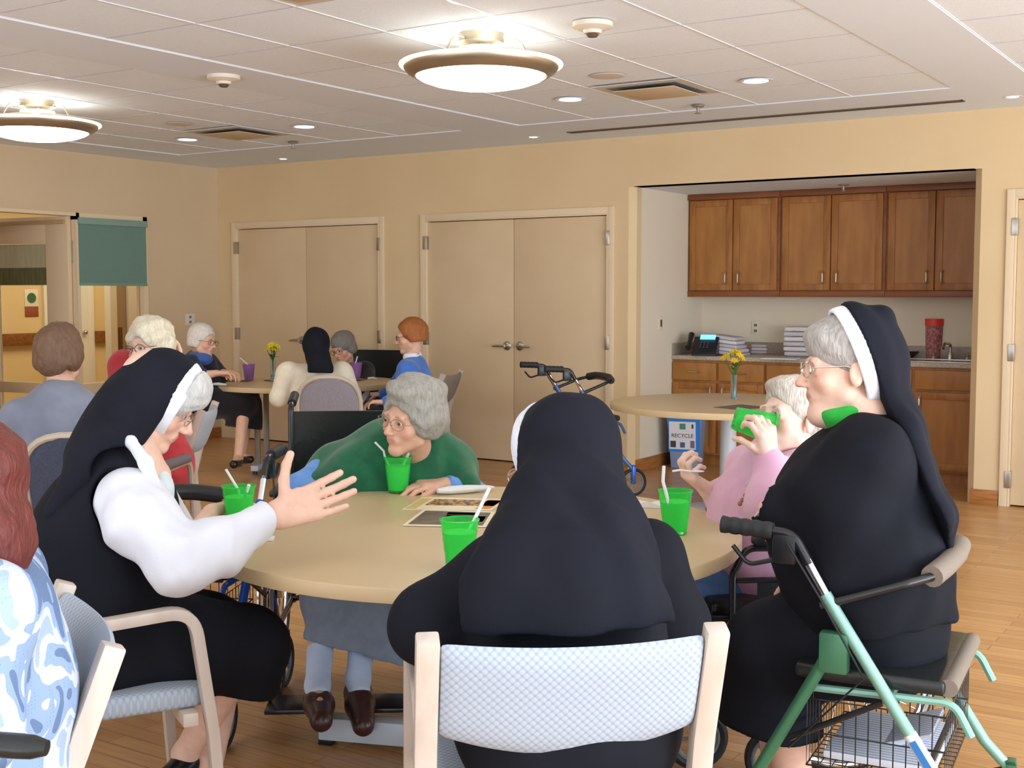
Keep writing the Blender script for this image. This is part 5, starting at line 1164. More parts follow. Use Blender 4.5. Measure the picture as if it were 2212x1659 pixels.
    MB().tube([tuple(r+0.011*(cos(2*pi*i/20)*u1+sin(2*pi*i/20)*u2)+FW*0.008) for i in range(20)], 0.0028, 6, closed=True).build('ring', mat('gold_white_ring', S(250, 235, 200), 0.2, metal=0.5), t)
    return WR
pink()
# ---------------------------------------------------------------- generic seated figure for the people further away
def seated(label, Hc, D, fwd, up, torso, m_top, hair, arms, m_low=None, legs=None, sc=1.08, vox=0.009, skin=SK2, sleeve=1.0, gl=None, tf=None, r=1.0, neckcut=True, coll=None, haircut=True):
    """torso: [neck, chest, pelvis] as (x, y, D); arms: [(shoulder, elbow, wrist, hand dir, palm)]"""
    H = Frame(at(*Hc, D), fwd, up, sc); N, C, Pv = [at(*q) for q in torso]; t = person(label, Pv); B = Solid(); cols = head_ops(B, H, N)
    tf = FW if tf is None else tf; limb(B, [N, C, Pv], [0.055, 0.10, 0.11])
    T = Solid(); ax = (tf, 0.75); limb(T, [N+(C-N)*0.45, C, Pv], [0.12*r, 0.165*r, 0.185*r], 0.06, ax)
    for (sh, el, wr, hd, pn, th) in arms:
        S_, E_, W_ = at(*sh), at(*el), at(*wr); limb(B, [S_, E_, W_], [0.05, 0.04, 0.026]); hand_ops(B, W_, hd, pn, thumb=th, sc=1.1, curl=(0.5, 0.5, 0.55, 0.6), tcurl=0.4)
        T.u(cap(N+(C-N)*0.4, S_, 0.08*r, 0.078*r), 0.05); limb(T, [S_, E_], [0.080*r, 0.066*r], 0.03)
        if sleeve > 0: T.u(cap(E_, W_+(E_-W_)*(1-0.92*sleeve), 0.066*r, 0.048), 0.03)
    if neckcut: T.sub(cap(H.w(0, 0.01, -0.05), N*0.8+C*0.2, 0.062, 0.060), 0.01)
    T.disp(lambda P: noise(P, 22)*f32(0.007))
    if legs:
        Lo = Solid()
        for (k, a, e) in legs:
            K, A, E2 = at(*k), at(*a), at(*e); limb(B, [Pv, K, A], [0.09, 0.056, 0.036]); B.u(cap(A, E2, 0.034, 0.028), 0.02); Lo.u(cap(Pv, K, 0.14, 0.10), 0.06)
            sh = Solid(); sh.u(cap(A+V(0, 0, -0.03), E2, 0.042, 0.034)); sh.cut(half(A+V(0, 0, 0.01), (0, 0, 1))); grow(sh, 'shoe', MATS['black_shoe_leather'], t, 0.009)
        K = np.mean([at(*k) for k, a, e in legs], axis=0); A = np.mean([at(*a) for k, a, e in legs], axis=0)
        Lo.u(cap(K, K+(A-K)*0.42, 0.13, 0.15), 0.05); Lo.cut(half(K+(A-K)*0.45, A-K)); Lo.disp(lambda P: noise(P, 20)*f32(0.006)); grow(Lo, 'skirt', m_low, t, 0.010)
    grow(B, 'body', M_skin, t, min(vox, 0.0075), cols, skin); eyes(H, t); grow(T, 'top', m_top, t, vox)
    if hair:
        m, puff, front, amp, fq, low = hair
        h = Solid(); h.u(ell((0, -0.022, 0.042), (0.082+puff, 0.102+puff, 0.090+puff), H)); h.u(ell((0, -0.075, -0.02), (0.070+puff*0.8, 0.040+puff*0.5, 0.062), H), 0.02)
        for s in (-1, 1): h.u(ell((s*(0.066+puff*0.8), -0.03, -0.01), (0.022+puff*0.4, 0.05, 0.055), H), 0.02)
        h.sub(ell((0, 0.112, front), (0.085, 0.088, 0.098), H), 0.01); h.cut(half((0, 0, low), (0, 0, -1), H)); h.disp(lambda P: noise(P, fq)*f32(amp)+noise(P, fq*2.4)*f32(amp*0.35)); grow(h, 'hair', m, t, min(vox, 0.0075))
    if gl is not None: glasses(H, t, gl, th=0.0016, lens=False)
    return t, H

# person with auburn hair and camouflage blouse, cut by the left edge
M_camo = None
def camo():
    m = bpy.data.materials.new('camouflage_jersey'); m.use_nodes = True; nt = m.node_tree; L = nt.links.new; b = nt.nodes['Principled BSDF']; b.inputs['Roughness'].default_value = 0.8
    tc = _n(nt, 'ShaderNodeTexCoord'); mp = _n(nt, 'ShaderNodeMapping'); mp.inputs['Scale'].default_value = (1, 1, 0.75); L(tc.outputs['Object'], mp.inputs['Vector'])
    nz = _n(nt, 'ShaderNodeTexNoise'); nz.inputs['Scale'].default_value = 13; nz.inputs['Detail'].default_value = 1.2; nz.inputs['Distortion'].default_value = 0.9; L(mp.outputs[0], nz.inputs['Vector'])
    rp = _n(nt, 'ShaderNodeValToRGB'); rp.color_ramp.interpolation = 'CONSTANT'; e = rp.color_ramp.elements; e[0].position = 0; e[0].color = (*S(96, 120, 156), 1); e[1].position = 0.43; e[1].color = (*S(138, 162, 196), 1)
    n2 = e.new(0.52); n2.color = (*S(192, 200, 216), 1); n3 = e.new(0.63); n3.color = (*S(156, 176, 204), 1); L(nz.outputs[0], rp.inputs[0])
    vo = _n(nt, 'ShaderNodeTexVoronoi'); vo.inputs['Scale'].default_value = 150; vo.inputs['Randomness'].default_value = 0.1; L(tc.outputs['Object'], vo.inputs['Vector'])
    r2 = _n(nt, 'ShaderNodeValToRGB'); r2.color_ramp.elements[0].position = 0.12; r2.color_ramp.elements[0].color = (0.72, 0.78, 0.88, 1); r2.color_ramp.elements[1].position = 0.3; r2.color_ramp.elements[1].color = (1, 1, 1, 1); L(vo.outputs['Distance'], r2.inputs[0])
    mx = _n(nt, 'ShaderNodeMix', data_type='RGBA', blend_type='MULTIPLY'); mx.inputs[0].default_value = 1; L(rp.outputs[0], mx.inputs[6]); L(r2.outputs[0], mx.inputs[7]); L(mx.outputs[2], b.inputs['Base Color']); return m
def auburn():
    at = lambda x, y, D: AT(x-105 if y > 1240 else x, y, D)
    H = Frame(at(-132, 1095, 2.10), CAMF(-0.9, -0.1, -0.25), CAMF(0, 1, 0), 1.08); N = at(-40, 1225, 2.14); Pv = at(30, 1720, 2.20); C = at(40, 1380, 2.2)
    t = person('auburn-haired person in a blue and white camouflage blouse, lower left corner', Pv)
    SN, SF = at(62, 1330, 2.02), at(95, 1262, 2.40); EN, WN = at(20, 1560, 1.98), at(-150, 1600, 2.05); EF, WF = at(-60, 1520, 2.5), at(-190, 1560, 2.45)
    B = Solid(); cols = head_ops(B, H, N); limb(B, [N, C, Pv], [0.07, 0.11, 0.13]); limb(B, [N, SN, EN, WN], [0.06, 0.05, 0.045, 0.03]); limb(B, [N, SF, EF, WF], [0.06, 0.05, 0.045, 0.03])
    B.u(cap(H.w(0, -0.03, -0.05), at(30, 1270, 2.2), 0.062, 0.07), 0.03); hand_ops(B, WN, -RT, -UP, thumb=-1, curl=(0.5,)*4); hand_ops(B, WF, -RT, -UP, thumb=1, curl=(0.5,)*4)
    for s in (-1, 1): K = Pv-RT*0.40+FW*[1, 1, 0]*s*0.12; limb(B, [Pv, K, V(K[0], K[1], 0.1)], [0.10, 0.06, 0.04])
    grow(B, 'body', M_skin, t, 0.008, cols, SK2)
    h = Solid(); h.u(ell((0, -0.022, 0.040), (0.100, 0.118, 0.098), H)).u(ell((0, -0.075, -0.055), (0.092, 0.058, 0.095), H), 0.03)
    h.sub(ell((0, 0.118, -0.04), (0.085, 0.090, 0.10), H), 0.01); h.disp(lambda P: noise(P, 38)*f32(0.010)+noise(P, 90)*f32(0.004)); grow(h, 'hair', hairmat('auburn_hair', S(112, 48, 40), S(66, 24, 22), 30), t, 0.006)
    j = Solid(); limb(j, [at(40, 1330, 2.2), at(35, 1450, 2.2), at(40, 1700, 2.2)], [0.140, 0.165, 0.175], 0.06, (FW, 1.1)); j.u(cap(SN, SF, 0.085, 0.085), 0.05)
    j.u(cap(SN, EN, 0.09, 0.09), 0.04); j.u(cap(EN, WN+(EN-WN)*0.5, 0.085, 0.07), 0.03); j.u(cap(SF, EF, 0.085, 0.085), 0.04); j.sub(cap(H.w(0, 0.02, -0.05), at(15, 1262, 2.18), 0.075, 0.085), 0.01)
    j.disp(lambda P: noise(P, 16)*f32(0.009)+noise(P, 48)*f32(0.002)); grow(j, 'blouse', camo(), t, 0.008)
    k = Solid()
    for s in (-1, 1): K = Pv-RT*0.40+FW*[1, 1, 0]*s*0.12; k.u(cap(Pv, K, 0.14, 0.10), 0.05); k.u(cap(K, V(K[0], K[1], 0.14), 0.10, 0.07), 0.03)
    grow(k, 'trousers', cloth('navy_trousers', S(30, 36, 60)), t, 0.014)
auburn()

M_grey = cloth('grey_stripe_cotton', S(140, 146, 162), c2=S(122, 128, 146), ns=6)
seated('brown-haired person in a grey shirt seen from behind on the left', (132, 770), 5.86, CAMF(0.12, 0, 1), CAMF(0.02, 1, 0),
       [(135, 838, 5.82), (125, 935, 5.78), (130, 1080, 5.74)], M_grey, (hairmat('brown_hair', S(128, 98, 76), S(84, 60, 46), 26), 0.012, -0.03, 0.006, 40, -0.085),
       [((42, 905, 5.74), (20, 1000, 5.8), (60, 1010, 6.05), RT*0.3+FW, -UP, 1), ((212, 905, 5.78), (240, 1000, 5.85), (200, 1010, 6.1), -RT*0.3+FW, -UP, -1)], sc=1.14, r=1.13)
M_red = cloth('red_knit', S(196, 66, 72), c2=S(178, 54, 62), ns=20)
seated('white-curled person in red with glasses turning towards the camera', (322, 750), 6.25, CAMF(-0.42, -0.1, -0.9), CAMF(-0.06, 1, 0),
       [(312, 815, 6.36), (310, 900, 6.5), (345, 1000, 6.55)], M_red, (hairmat('white_curls', S(236, 228, 204), S(196, 186, 164), 26), 0.020, -0.045, 0.009, 60, -0.075),
       [((268, 790, 6.5), (262, 880, 6.4), (300, 930, 6.25), -RT*0.3-FW, -UP, -1), ((370, 860, 6.45), (420, 850, 6.5), (392, 792, 6.42), -RT*0.35+UP*0.3, -FW, 1)], gl=mat('bronze_wire', S(120, 90, 76), 0.4, metal=0.4), skin=SK3)
M_navy = cloth('navy_cotton', S(30, 32, 52)); M_blk = cloth('black_skirt_cloth', S(22, 20, 26))
t, H = seated('white-haired person in a navy top with blue collar at the left of the far table', (438, 737), 9.9, CAMF(0.88, -0.12, -0.35), CAMF(0.06, 1, 0),
       [(430, 768, 9.95), (428, 805, 9.95), (435, 868, 9.95)], M_navy, (hairmat('white_short_hair', S(226, 220, 210), S(186, 180, 170), 26), 0.004, -0.03, 0.003, 70, -0.05),
       [((412, 785, 9.8), (432, 812, 9.7), (468, 806, 9.72), RT, -UP, 1), ((452, 783, 10.1), (478, 812, 10.05), (482, 804, 9.95), RT*0.8-FW*0.3, -UP, -1)], M_blk,
       [((528, 875, 9.85), (515, 990, 9.8), (505, 1003, 9.6)), ((535, 872, 10.1), (522, 984, 10.1), (540, 992, 10.0))], sleeve=0.15, gl=mat('dark_wire', S(90, 70, 60), 0.4), r=0.92)
c = Solid(); c.u(cap(at(424, 770, 9.9), at(440, 776, 9.84), 0.07, 0.07, sq=(UP, 0.7))); c.sub(cap(H.w(0, 0.01, -0.05), at(431, 771, 9.9), 0.058, 0.060), 0.004); grow(c, 'collar', cloth('mid_blue_cotton', S(60, 92, 164)), t, 0.009)
# sister in white at the far table, seen from behind
M_cream = cloth('cream_knit', S(236, 226, 204), 0.85, 0.2, c2=S(226, 214, 190), ns=20)
t, H = seated('sister in a cream jacket with short black veil, back turned, at the far table', (684, 750), 9.5, CAMF(-0.05, -0.05, 1), CAMF(0.0, 1, 0),
       [(684, 795, 9.5), (676, 850, 9.48), (690, 900, 9.48)], M_cream, None,
       [((622, 805, 9.45), (602, 858, 9.4), (640, 834, 9.62), RT*0.5+FW, -UP, 1), ((738, 805, 9.48), (760, 856, 9.5), (745, 834, 9.66), -RT*0.5+FW, -UP, -1)], r=1.05)
v = Solid(); v.u(ell((0, -0.02, 0.03), (0.100, 0.118, 0.115), H)); v.u(cap(H.w(0, -0.055, 0.0), at(692, 797, 9.28), 0.085, 0.10, sq=(FW, 0.7)), 0.04); v.cut(half((0, 0.03, 0), (0, 1, 0), H)); v.cut(half(at(692, 806, 9.28), -UP)); v.disp(folds(30, 0.006, 0, UP)); grow(v, 'veil', M_veil, t, 0.008)
m = cloth('black_cardigan', S(24, 22, 26))
seated('grey-haired person with glasses in black, in the far wheelchair', (741, 752), 10.75, CAMF(-0.45, -0.35, -0.8), CAMF(-0.03, 0.95, 0.1),
       [(750, 792, 10.85), (755, 830, 10.95), (760, 880, 11.0)], m, (hairmat('dull_grey_hair', S(134, 128, 124), S(104, 98, 96), 26), 0.010, -0.06, 0.004, 50, -0.06),
       [((715, 805, 10.8), (700, 832, 10.6), (728, 830, 10.4), RT*0.3-FW, -UP, -1), ((790, 800, 10.9), (800, 835, 10.7), (770, 832, 10.45), -RT*0.4-FW, -UP, 1)], gl=mat('dark_wire', S(90, 70, 60), 0.4), r=0.92)
M_blu = cloth('blue_knit', S(66, 118, 206), 0.9, 0.3, c2=S(56, 106, 192), ns=20)
t, H = seated('red-haired person with glasses in a bright blue sweater at the far table', (887, 727), 9.65, CAMF(-0.96, -0.14, -0.05), CAMF(-0.02, 1, 0),
       [(892, 772, 9.65), (896, 825, 9.62), (905, 900, 9.6)], M_blu, (hairmat('copper_hair', S(172, 104, 48), S(134, 76, 36), 24), 0.010, -0.02, 0.003, 60, -0.045),
       [((880, 800, 9.45), (868, 858, 9.4), (832, 868, 9.42), -RT, -UP, -1), ((880, 798, 9.85), (850, 850, 9.85), (825, 852, 9.8), -RT, -UP, 1)], M_blk, [((800, 905, 9.5), (790, 985, 9.5), (770, 990, 9.5)), ((805, 900, 9.8), (795, 975, 9.8), (775, 980, 9.8))], gl=mat('brown_frame', S(90, 44, 34), 0.4), tf=RT)
c = Solid(); c.u(cap(at(893, 768, 9.64), at(889, 772, 9.6), 0.068, 0.068, sq=(UP, 0.7))); c.sub(cap(H.w(0, 0.01, -0.05), at(890, 766, 9.62), 0.058, 0.058), 0.004); grow(c, 'collar', M_vwhite, t, 0.009)
# ================================================================ padded armrest reaching in at the lower left
t = thing('padded_armrest', 'black padded armrest in front of the camouflage blouse, lower left corner', 'armrest', tuple(at(-140, 1620, 1.80)*[1, 1, 0]))
q0 = np.array(t.location); A_, B_ = at(-260, 1590, 1.80)-q0, at(102, 1616, 1.80)-q0; b = MB()
pts = [A_+(B_-A_)*k/12 for k in range(13)]; b.tube([tuple(p) for p in pts], [0.016]+[0.021]*10+[0.020, 0.013], 16, flat=(1, 1, 0.85)); b.build('pad', M_vinyl, t)
MB().tube([tuple(A_+(B_-A_)*0.3), tuple(V(*(A_+(B_-A_)*0.3)[:2], 0.0))], 0.012, 10).build('post', M_blackmetal, t)
MB().box(tuple(V(*(A_+(B_-A_)*0.3)[:2], 0)-V(.15, .15, 0)), tuple(V(*(A_+(B_-A_)*0.3)[:2], 0.02)+V(.15, .15, 0))).build('foot', M_blackmetal, t, bevel=0.004)
# ================================================================ ceiling fixtures
M_diff = mat('lamp_diffuser', (1, 1, 1), 0.5, emit=(1.0, 0.96, 0.90), estr=14.0)
M_ring = mat('lamp_ring', (1, 1, 1), 0.4, emit=(1.0, 0.91, 0.78), estr=3.0)
def dome_lamp(lab, loc):
    t = thing('ceiling_lamp', lab, 'lamp', (loc[0], loc[1], CZ), group='dome ceiling lamps')
    MB().lathe([(0.0, 0.012), (0.114, 0.012), (0.114, -0.034), (0.108, -0.038), (0.0, -0.038)], 36).build('canopy', M_nickel, t)
    MB().tube([(0, 0, -0.03), (0, 0, -0.11)], 0.011, 12).build('stem', M_nickel, t)
    for k in range(3):
        a = 2*pi*k/3+0.35; c_, s_ = cos(a), sin(a)
        MB().tube(rpath([(0.08*c_, 0.08*s_, -0.025), (0.19*c_, 0.19*s_, -0.02), (0.235*c_, 0.235*s_, -0.105)], 0.08, 8), 0.0055, 8).build('arm', M_nickel, t)
    MB().lathe([(0.02, -0.088), (0.12, -0.092), (0.24, -0.103), (0.33, -0.118), (0.392, -0.136), (0.392, -0.140), (0.33, -0.124), (0.02, -0.095)], 64).build('shade_top', M_nickel, t)
    n = 72; MB().tube([(0.396*cos(2*pi*k/n), 0.396*sin(2*pi*k/n), -0.142) for k in range(n)], 0.0085, 10, closed=True).build('glowing_ring', M_ring, t)
    MB().lathe([(0.384, -0.143), (0.382, -0.160), (0.365, -0.180), (0.330, -0.200), (0.320, -0.198), (0.36, -0.170), (0.375, -0.143)], 64).build('rim_band', M_nickel, t)
    MB().lathe([(0.322, -0.198), (0.30, -0.212), (0.25, -0.230), (0.17, -0.247), (0.08, -0.256), (0.0, -0.259)], 64).build('diffuser', M_diff, t)
    MB().lathe([(0.10, -0.06), (0.11, -0.06), (0.11, -0.075), (0.10, -0.075)], 24).build('uplight_ring', mat('uplight', (1, 1, 1), 0.4, emit=(1.0, 0.93, 0.75), estr=0.25), t)
    for k in range(3):
        a = 2*pi*k/3+1.4; l = bpy.data.lights.new('uplight_bulb', 'POINT'); l.energy = 2.6; l.color = (1.0, 0.95, 0.86); l.shadow_soft_size = 0.012; lo = bpy.data.objects.new('uplight_bulb', l); COL.objects.link(lo); lo.parent = t; lo.location = (0.15*cos(a), 0.15*sin(a), -0.072)
    return t
dome_lamp('large lit dome ceiling lamp with nickel rim above the foreground table', (-3.51, 5.125))
dome_lamp('lit dome ceiling lamp cut by the left edge of the photo', (-7.17, 5.27))
M_down = mat('downlight_lens', (1, 1, 1), 0.3, emit=(1.0, 0.97, 0.92), estr=5.0); M_downr = mat('downlight_reflector', S(200, 205, 210), 0.15, metal=0.9)
def downlight(lab, x, y, r=0.085, lit=True, warm=False):
    t = thing('downlight', lab, 'light', (x, y, CZ+0.004), group='recessed downlights')
    MB().lathe([(r, 0.0), (r+0.015, -0.002), (r+0.016, -0.006), (r, -0.007), (r*0.95, 0.0)], 28).build('trim_ring', M_tee, t)
    MB().lathe([(r, -0.004), (r*0.9, -0.003), (r*0.55, -0.001)], 28).build('reflector', M_downr, t)
    MB().lathe([(0.0, -0.009), (r*0.5, -0.008), (r*0.86, -0.005)], 20).build('lens', M_down if not warm else mat('warm_lens', (1, 1, 1), 0.3, emit=(1.0, 0.86, 0.6), estr=5), t)
downlight('round downlight just right of the large dome lamp', -4.16, 7.105); downlight('bright round downlight right of the square ceiling vent', -2.87, 7.095)
downlight('small round downlight behind the left dome lamp, left of the far vent', -7.89, 7.23); downlight('round downlight right of the far square vent', -6.535, 7.16)
downlight('tiny warm spotlight in the ceiling border above the double door', -5.40, 8.635, 0.04, warm=True); downlight('tiny warm spotlight in the ceiling border at the right edge', -1.71, 8.56, 0.045, warm=True)
downlight('tiny spotlight in the ceiling border near the left corner of the room', -8.25, 8.74, 0.04, warm=True)
for (x, y, lab) in ((-3.537, 6.473, 'round white ceiling speaker right of the large dome lamp'), (-7.23, 6.552, 'round ceiling speaker near the left dome lamp')):
    t = thing('ceiling_speaker', lab, 'speaker', (x, y, CZ+0.004), group='ceiling speakers'); MB().lathe([(0.0, -0.004), (0.085, -0.005), (0.10, -0.004), (0.105, 0.0)], 28).build('grille', mat('speaker_white', S(216, 204, 190), 0.6, bump=0.3, bscale=500), t)
for (x, y, lab) in ((-2.908, 5.171, 'white smoke detector right of the large dome lamp'), (-5.406, 5.24, 'white smoke detector on the left ceiling band')):
    t = thing('smoke_detector', lab, 'smoke detector', (x, y, CZ+0.002), group='smoke detectors')
    MB().lathe([(0.0, 0), (0.095, 0), (0.095, -0.022), (0.07, -0.032), (0.045, -0.036), (0.04, -0.05), (0.0, -0.052)], 30).build('housing', mat('detector_plastic', S(226, 216, 200), 0.5), t)
    MB().lathe([(0.026, -0.050), (0.030, -0.056), (0.022, -0.066), (0.0, -0.068)], 16).build('sensor', mat('detector_dark', S(96, 76, 64), 0.5), t)
VX, VY = -4.18+(on(655, 9, CZ)-on(540, 78, CZ))[0], 4.2+(on(655, 9, CZ)-on(540, 78, CZ))[1]
for (x, y, lab) in ((-3.50, 7.046, 'square ceiling air vent right of the large dome lamp'), (-7.20, 7.13, 'far square ceiling air vent in the left tile field'), (VX, VY, 'square ceiling air vent cut by the top edge of the photo')):
    t = thing('air_vent', lab, 'vent', (x, y, CZ), group='square ceiling vents'); b = MB(); o_, i_ = 0.30, 0.235
    for (a1, b1, c1, d1) in ((-o_, -o_, o_, -i_), (-o_, i_, o_, o_), (-o_, -i_, -i_, i_), (i_, -i_, o_, i_)): b.box((a1, b1, -0.006), (c1, d1, 0.0))
    b.build('frame', mat('vent_frame', S(206, 196, 182), 0.5), t, merge=False)
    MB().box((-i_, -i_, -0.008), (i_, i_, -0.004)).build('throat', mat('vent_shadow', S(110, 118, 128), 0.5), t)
    MB().box((-i_+0.035, -i_+0.02, -0.030), (i_-0.02, i_-0.05, -0.024)).build('face_plate', mat('vent_plate', S(206, 184, 150), 0.6), t, bevel=0.003)
for (x, y, z, lab) in ((-3.569, 7.80, CZ, 'fire sprinkler head beside the long slot diffuser'), (-7.271, 7.825, CZ, 'fire sprinkler head near the left corner'), (-3.2, 9.75, 2.337, 'fire sprinkler head in the niche soffit')):
    t = thing('sprinkler_head', lab, 'sprinkler', (x, y, z), group='fire sprinklers')
    MB().lathe([(0.0, 0), (0.045, 0), (0.04, -0.010), (0.012, -0.014), (0.010, -0.045), (0.0, -0.045)], 18).build('body', mat('sprinkler_metal', S(150, 140, 130), 0.35, metal=0.5), t); MB().lathe([(0.0, -0.05), (0.024, -0.05), (0.024, -0.054), (0.0, -0.054)], 14).build('deflector', MATS['sprinkler_metal'], t)
t = thing('slot_diffuser', 'long dark slot air diffuser in the ceiling above the niche', 'vent', (-3.51, 8.54, CZ))
b = MB()
for y0 in (-0.038, -0.004, 0.030): b.box((-1.5, y0, -0.006), (1.5, y0+0.008, 0.0))
for x0 in (-1.5, 1.49): b.box((x0, -0.038, -0.006), (x0+0.01, 0.038, 0.0))
b.build('frame', mat('slot_frame', S(96, 80, 62), 0.5), t, merge=False); MB().box((-1.495, -0.034, -0.003), (1.495, 0.034, -0.0005)).build('slot', mat('slot_dark', (0.012, 0.01, 0.01), 0.6), t)

# ================================================================ tumblers, straws, napkins
M_gcup = mat('green_tumbler', (0.16, 0.95, 0.26), 0.14, trans=0.8, ior=1.15, spec=0.6)
M_pcup = mat('purple_tumbler', S(206, 156, 224), 0.2, trans=0.6, ior=1.15)
M_drink = mat('pale_green_drink', (0.5, 0.98, 0.42), 0.3, trans=0.15, ior=1.1, col2=(0.62, 0.98, 0.36), nscale=50)
M_straw = mat('white_straw', S(236, 238, 240), 0.4)
def tumbler(lab, loc, m=None, group='green tumblers on the foreground table', drink=True, tilt=None, sc=1.0, ribs=True):
    t = thing('tumbler', lab, 'cup', loc, group=group, scale=sc); m = m or M_gcup
    r = lambda z: 0.036+0.015*z/0.135
    prof = [(0.0, 0.001), (0.030, 0.0), (r(0), 0.003)]
    for k in range(1, 13): z = 0.135*k/12.; prof.append((r(z)+(0.0007 if (k % 2 and ribs and 3 < k < 11) else 0), z))
    prof += [(0.0535, 0.131), (0.0540, 0.135), (0.0505, 0.1355), (0.0492, 0.131)]+[(r(z)-0.002, z) for z in (0.10, 0.05, 0.012)]+[(0.0, 0.008)]
    MB().lathe(prof, 40).build('body', m, t)
    if drink: MB().lathe([(0.0, 0.011), (r(0.01)-0.003, 0.011), (r(0.1)-0.003, 0.100), (0.0, 0.101)], 32).build('drink', M_drink if m is M_gcup else mat('purple_drink', S(190, 140, 205), 0.3, trans=0.2), t)
    return t
def straw(lab, pts, r=0.0042, group='drinking straws', name='straw', cat='straw', base=None):
    P = [np.array(p) for p in pts]; b0 = P[0]; o = MB().tube([tuple(p-b0) for p in P], r, 10).build(name, M_straw, None, loc=tuple(float(v) for v in b0)); tag(o, lab, cat, group); return o
cups = {}
c = on(517, 1141, 0.74); tumbler('green tumbler held by the left sister', c+V(0, 0, 0.0005)); cl = c
straw('white straw leaning left out of the left tumbler', [c+V(0.02, 0.0, 0.02), c+V(-0.0, 0, 0.12), at(488, 1014, 3.88)]); straw('short white spoon handle leaning right out of the left tumbler', [c+V(-0.02, 0, 0.02), at(538, 1048, 3.86)], 0.0055, None, 'plastic_spoon', 'spoon')
c = on(860, 1064, 0.74); tumbler('green tumbler in front of the green poncho', c+V(0, 0, 0.0005))
straw('bent white straw leaning left in front of the green poncho', [c+V(0.01, 0, 0.02), at(832, 990, 4.60), at(829, 974, 4.60), at(810, 955, 4.60)]); straw('straight white straw leaning right in front of the green poncho', [c+V(-0.02, 0, 0.02), at(886, 972, 4.6)], 0.005)
c = on(993, 1229, 0.74); tumbler('nearest green tumbler, left of the veiled sister in the middle', c+V(0, 0, 0.0005)); straw('straight white straw of the nearest tumbler, beside the veil', [c+V(-0.015, 0, 0.02), at(1057, 1054, 3.36)], 0.0052)
c = on(1458, 1153, 0.74); tumbler('green tumbler right of the veiled sister in the middle', c+V(0, 0, 0.0005)); straw('bent white straw in the right-hand tumbler', [c+V(0.0, 0, 0.02), at(1438, 1062, 3.76), at(1432, 1040, 3.76), at(1434, 1006, 3.76)], 0.0052)
# tilted tumbler in the hand
base_, rim_ = at(1584, 902, 3.985), at(1664, 925, 3.965); ax_ = unit(rim_-base_)
t = tumbler('tilted green tumbler at the mouth of the pink-shirted person', base_, group='green tumblers on the foreground table', drink=False)
t.rotation_euler = Vector(tuple(ax_)).to_track_quat('Z', 'Y').to_euler()
# spoons
def spoon(lab, p, d, n, sc=1.0):
    F_ = Frame(p, d, n, sc); t = thing('spoon', lab, 'spoon', p, group='white plastic spoons'); M = Matrix.Translation(tuple(-float(v) for v in p)) @ F_.M()
    MB().ball((0, 0.018, 0), (0.013, 0.020, 0.0035), 14, M).build('bowl', M_straw, t); MB().tube([(0, 0, 0), (0, -0.03, 0.003), (0, -0.05, 0.0)], 0.003, 8, M=M).build('handle', M_straw, t)
spoon('white spoon held by the pink-shirted person', at(1492, 1018, 4.06), RT, UP+RT*0.1, 1.2)
spoon('white spoon held by the white-curled person in red', at(402, 791, 6.36), RT, UP, 1.3)
# napkins
M_nap = mat('napkin_paper', S(226, 228, 224), 0.9, bump=0.3, bscale=60)
p = on(1000, 1066, 0.74); b = MB(); d = unit((on(1048, 1062, .74)-on(960, 1068, .74))); 
b.tube([tuple(-d*0.10), tuple(-d*0.05), tuple(d*0.02), tuple(d*0.10), tuple(d*0.125)], [0.012, 0.021, 0.020, 0.012, 0.004], 12, flat=(1, 1, 0.75)); o = b.build('rolled_napkin', M_nap, None, loc=tuple(p+V(0, 0, 0.016))); tag(o, 'rolled white napkin beside the hand of the green poncho', 'napkin')
def napkin(lab, x, y, w_, d_, rz, tilt=0.0, h=0.006):
    p = on(x, y, 0.74); b = MB(); n = 8; vs = []; fs = []
    for s_ in (0, 1):
        for j in range(n+1):
            for i in range(n+1): u, v = i/n*2-1, j/n*2-1; vs.append((u*w_/2, v*d_/2, h*(0.35+0.65*abs(sin(u*2.1+v)))*(s_)+tilt*(u+1)*w_/2*s_))
    q = lambda s_, i, j: s_*(n+1)**2+j*(n+1)+i
    for s_ in (0, 1):
        for j in range(n):
            for i in range(n): fs.append((q(s_, i, j), q(s_, i+1, j), q(s_, i+1, j+1), q(s_, i, j+1)))
    for i in range(n):
        for j in (0, n): fs.append((q(0, i, j), q(1, i, j), q(1, i+1, j), q(0, i+1, j))); fs.append((q(0, j, i), q(1, j, i), q(1, j, i+1), q(0, j, i+1)))
    o = b.add(vs, fs).build('napkin', M_nap, None, loc=tuple(p+V(0, 0, 0.0008))); o.rotation_euler = (0, 0, rz); tag(o, lab, 'napkin', 'white napkins on the foreground table')
napkin('white napkin under the cuff of the left sister', 545, 1166, 0.13, 0.07, 0.7); napkin('crumpled white napkin right of the middle sister', 1412, 1096, 0.11, 0.04, 0.2, h=0.02); napkin('small folded white napkin standing at the right shoulder of the middle sister', 1428, 1172, 0.055, 0.06, 0.9, tilt=0.5)

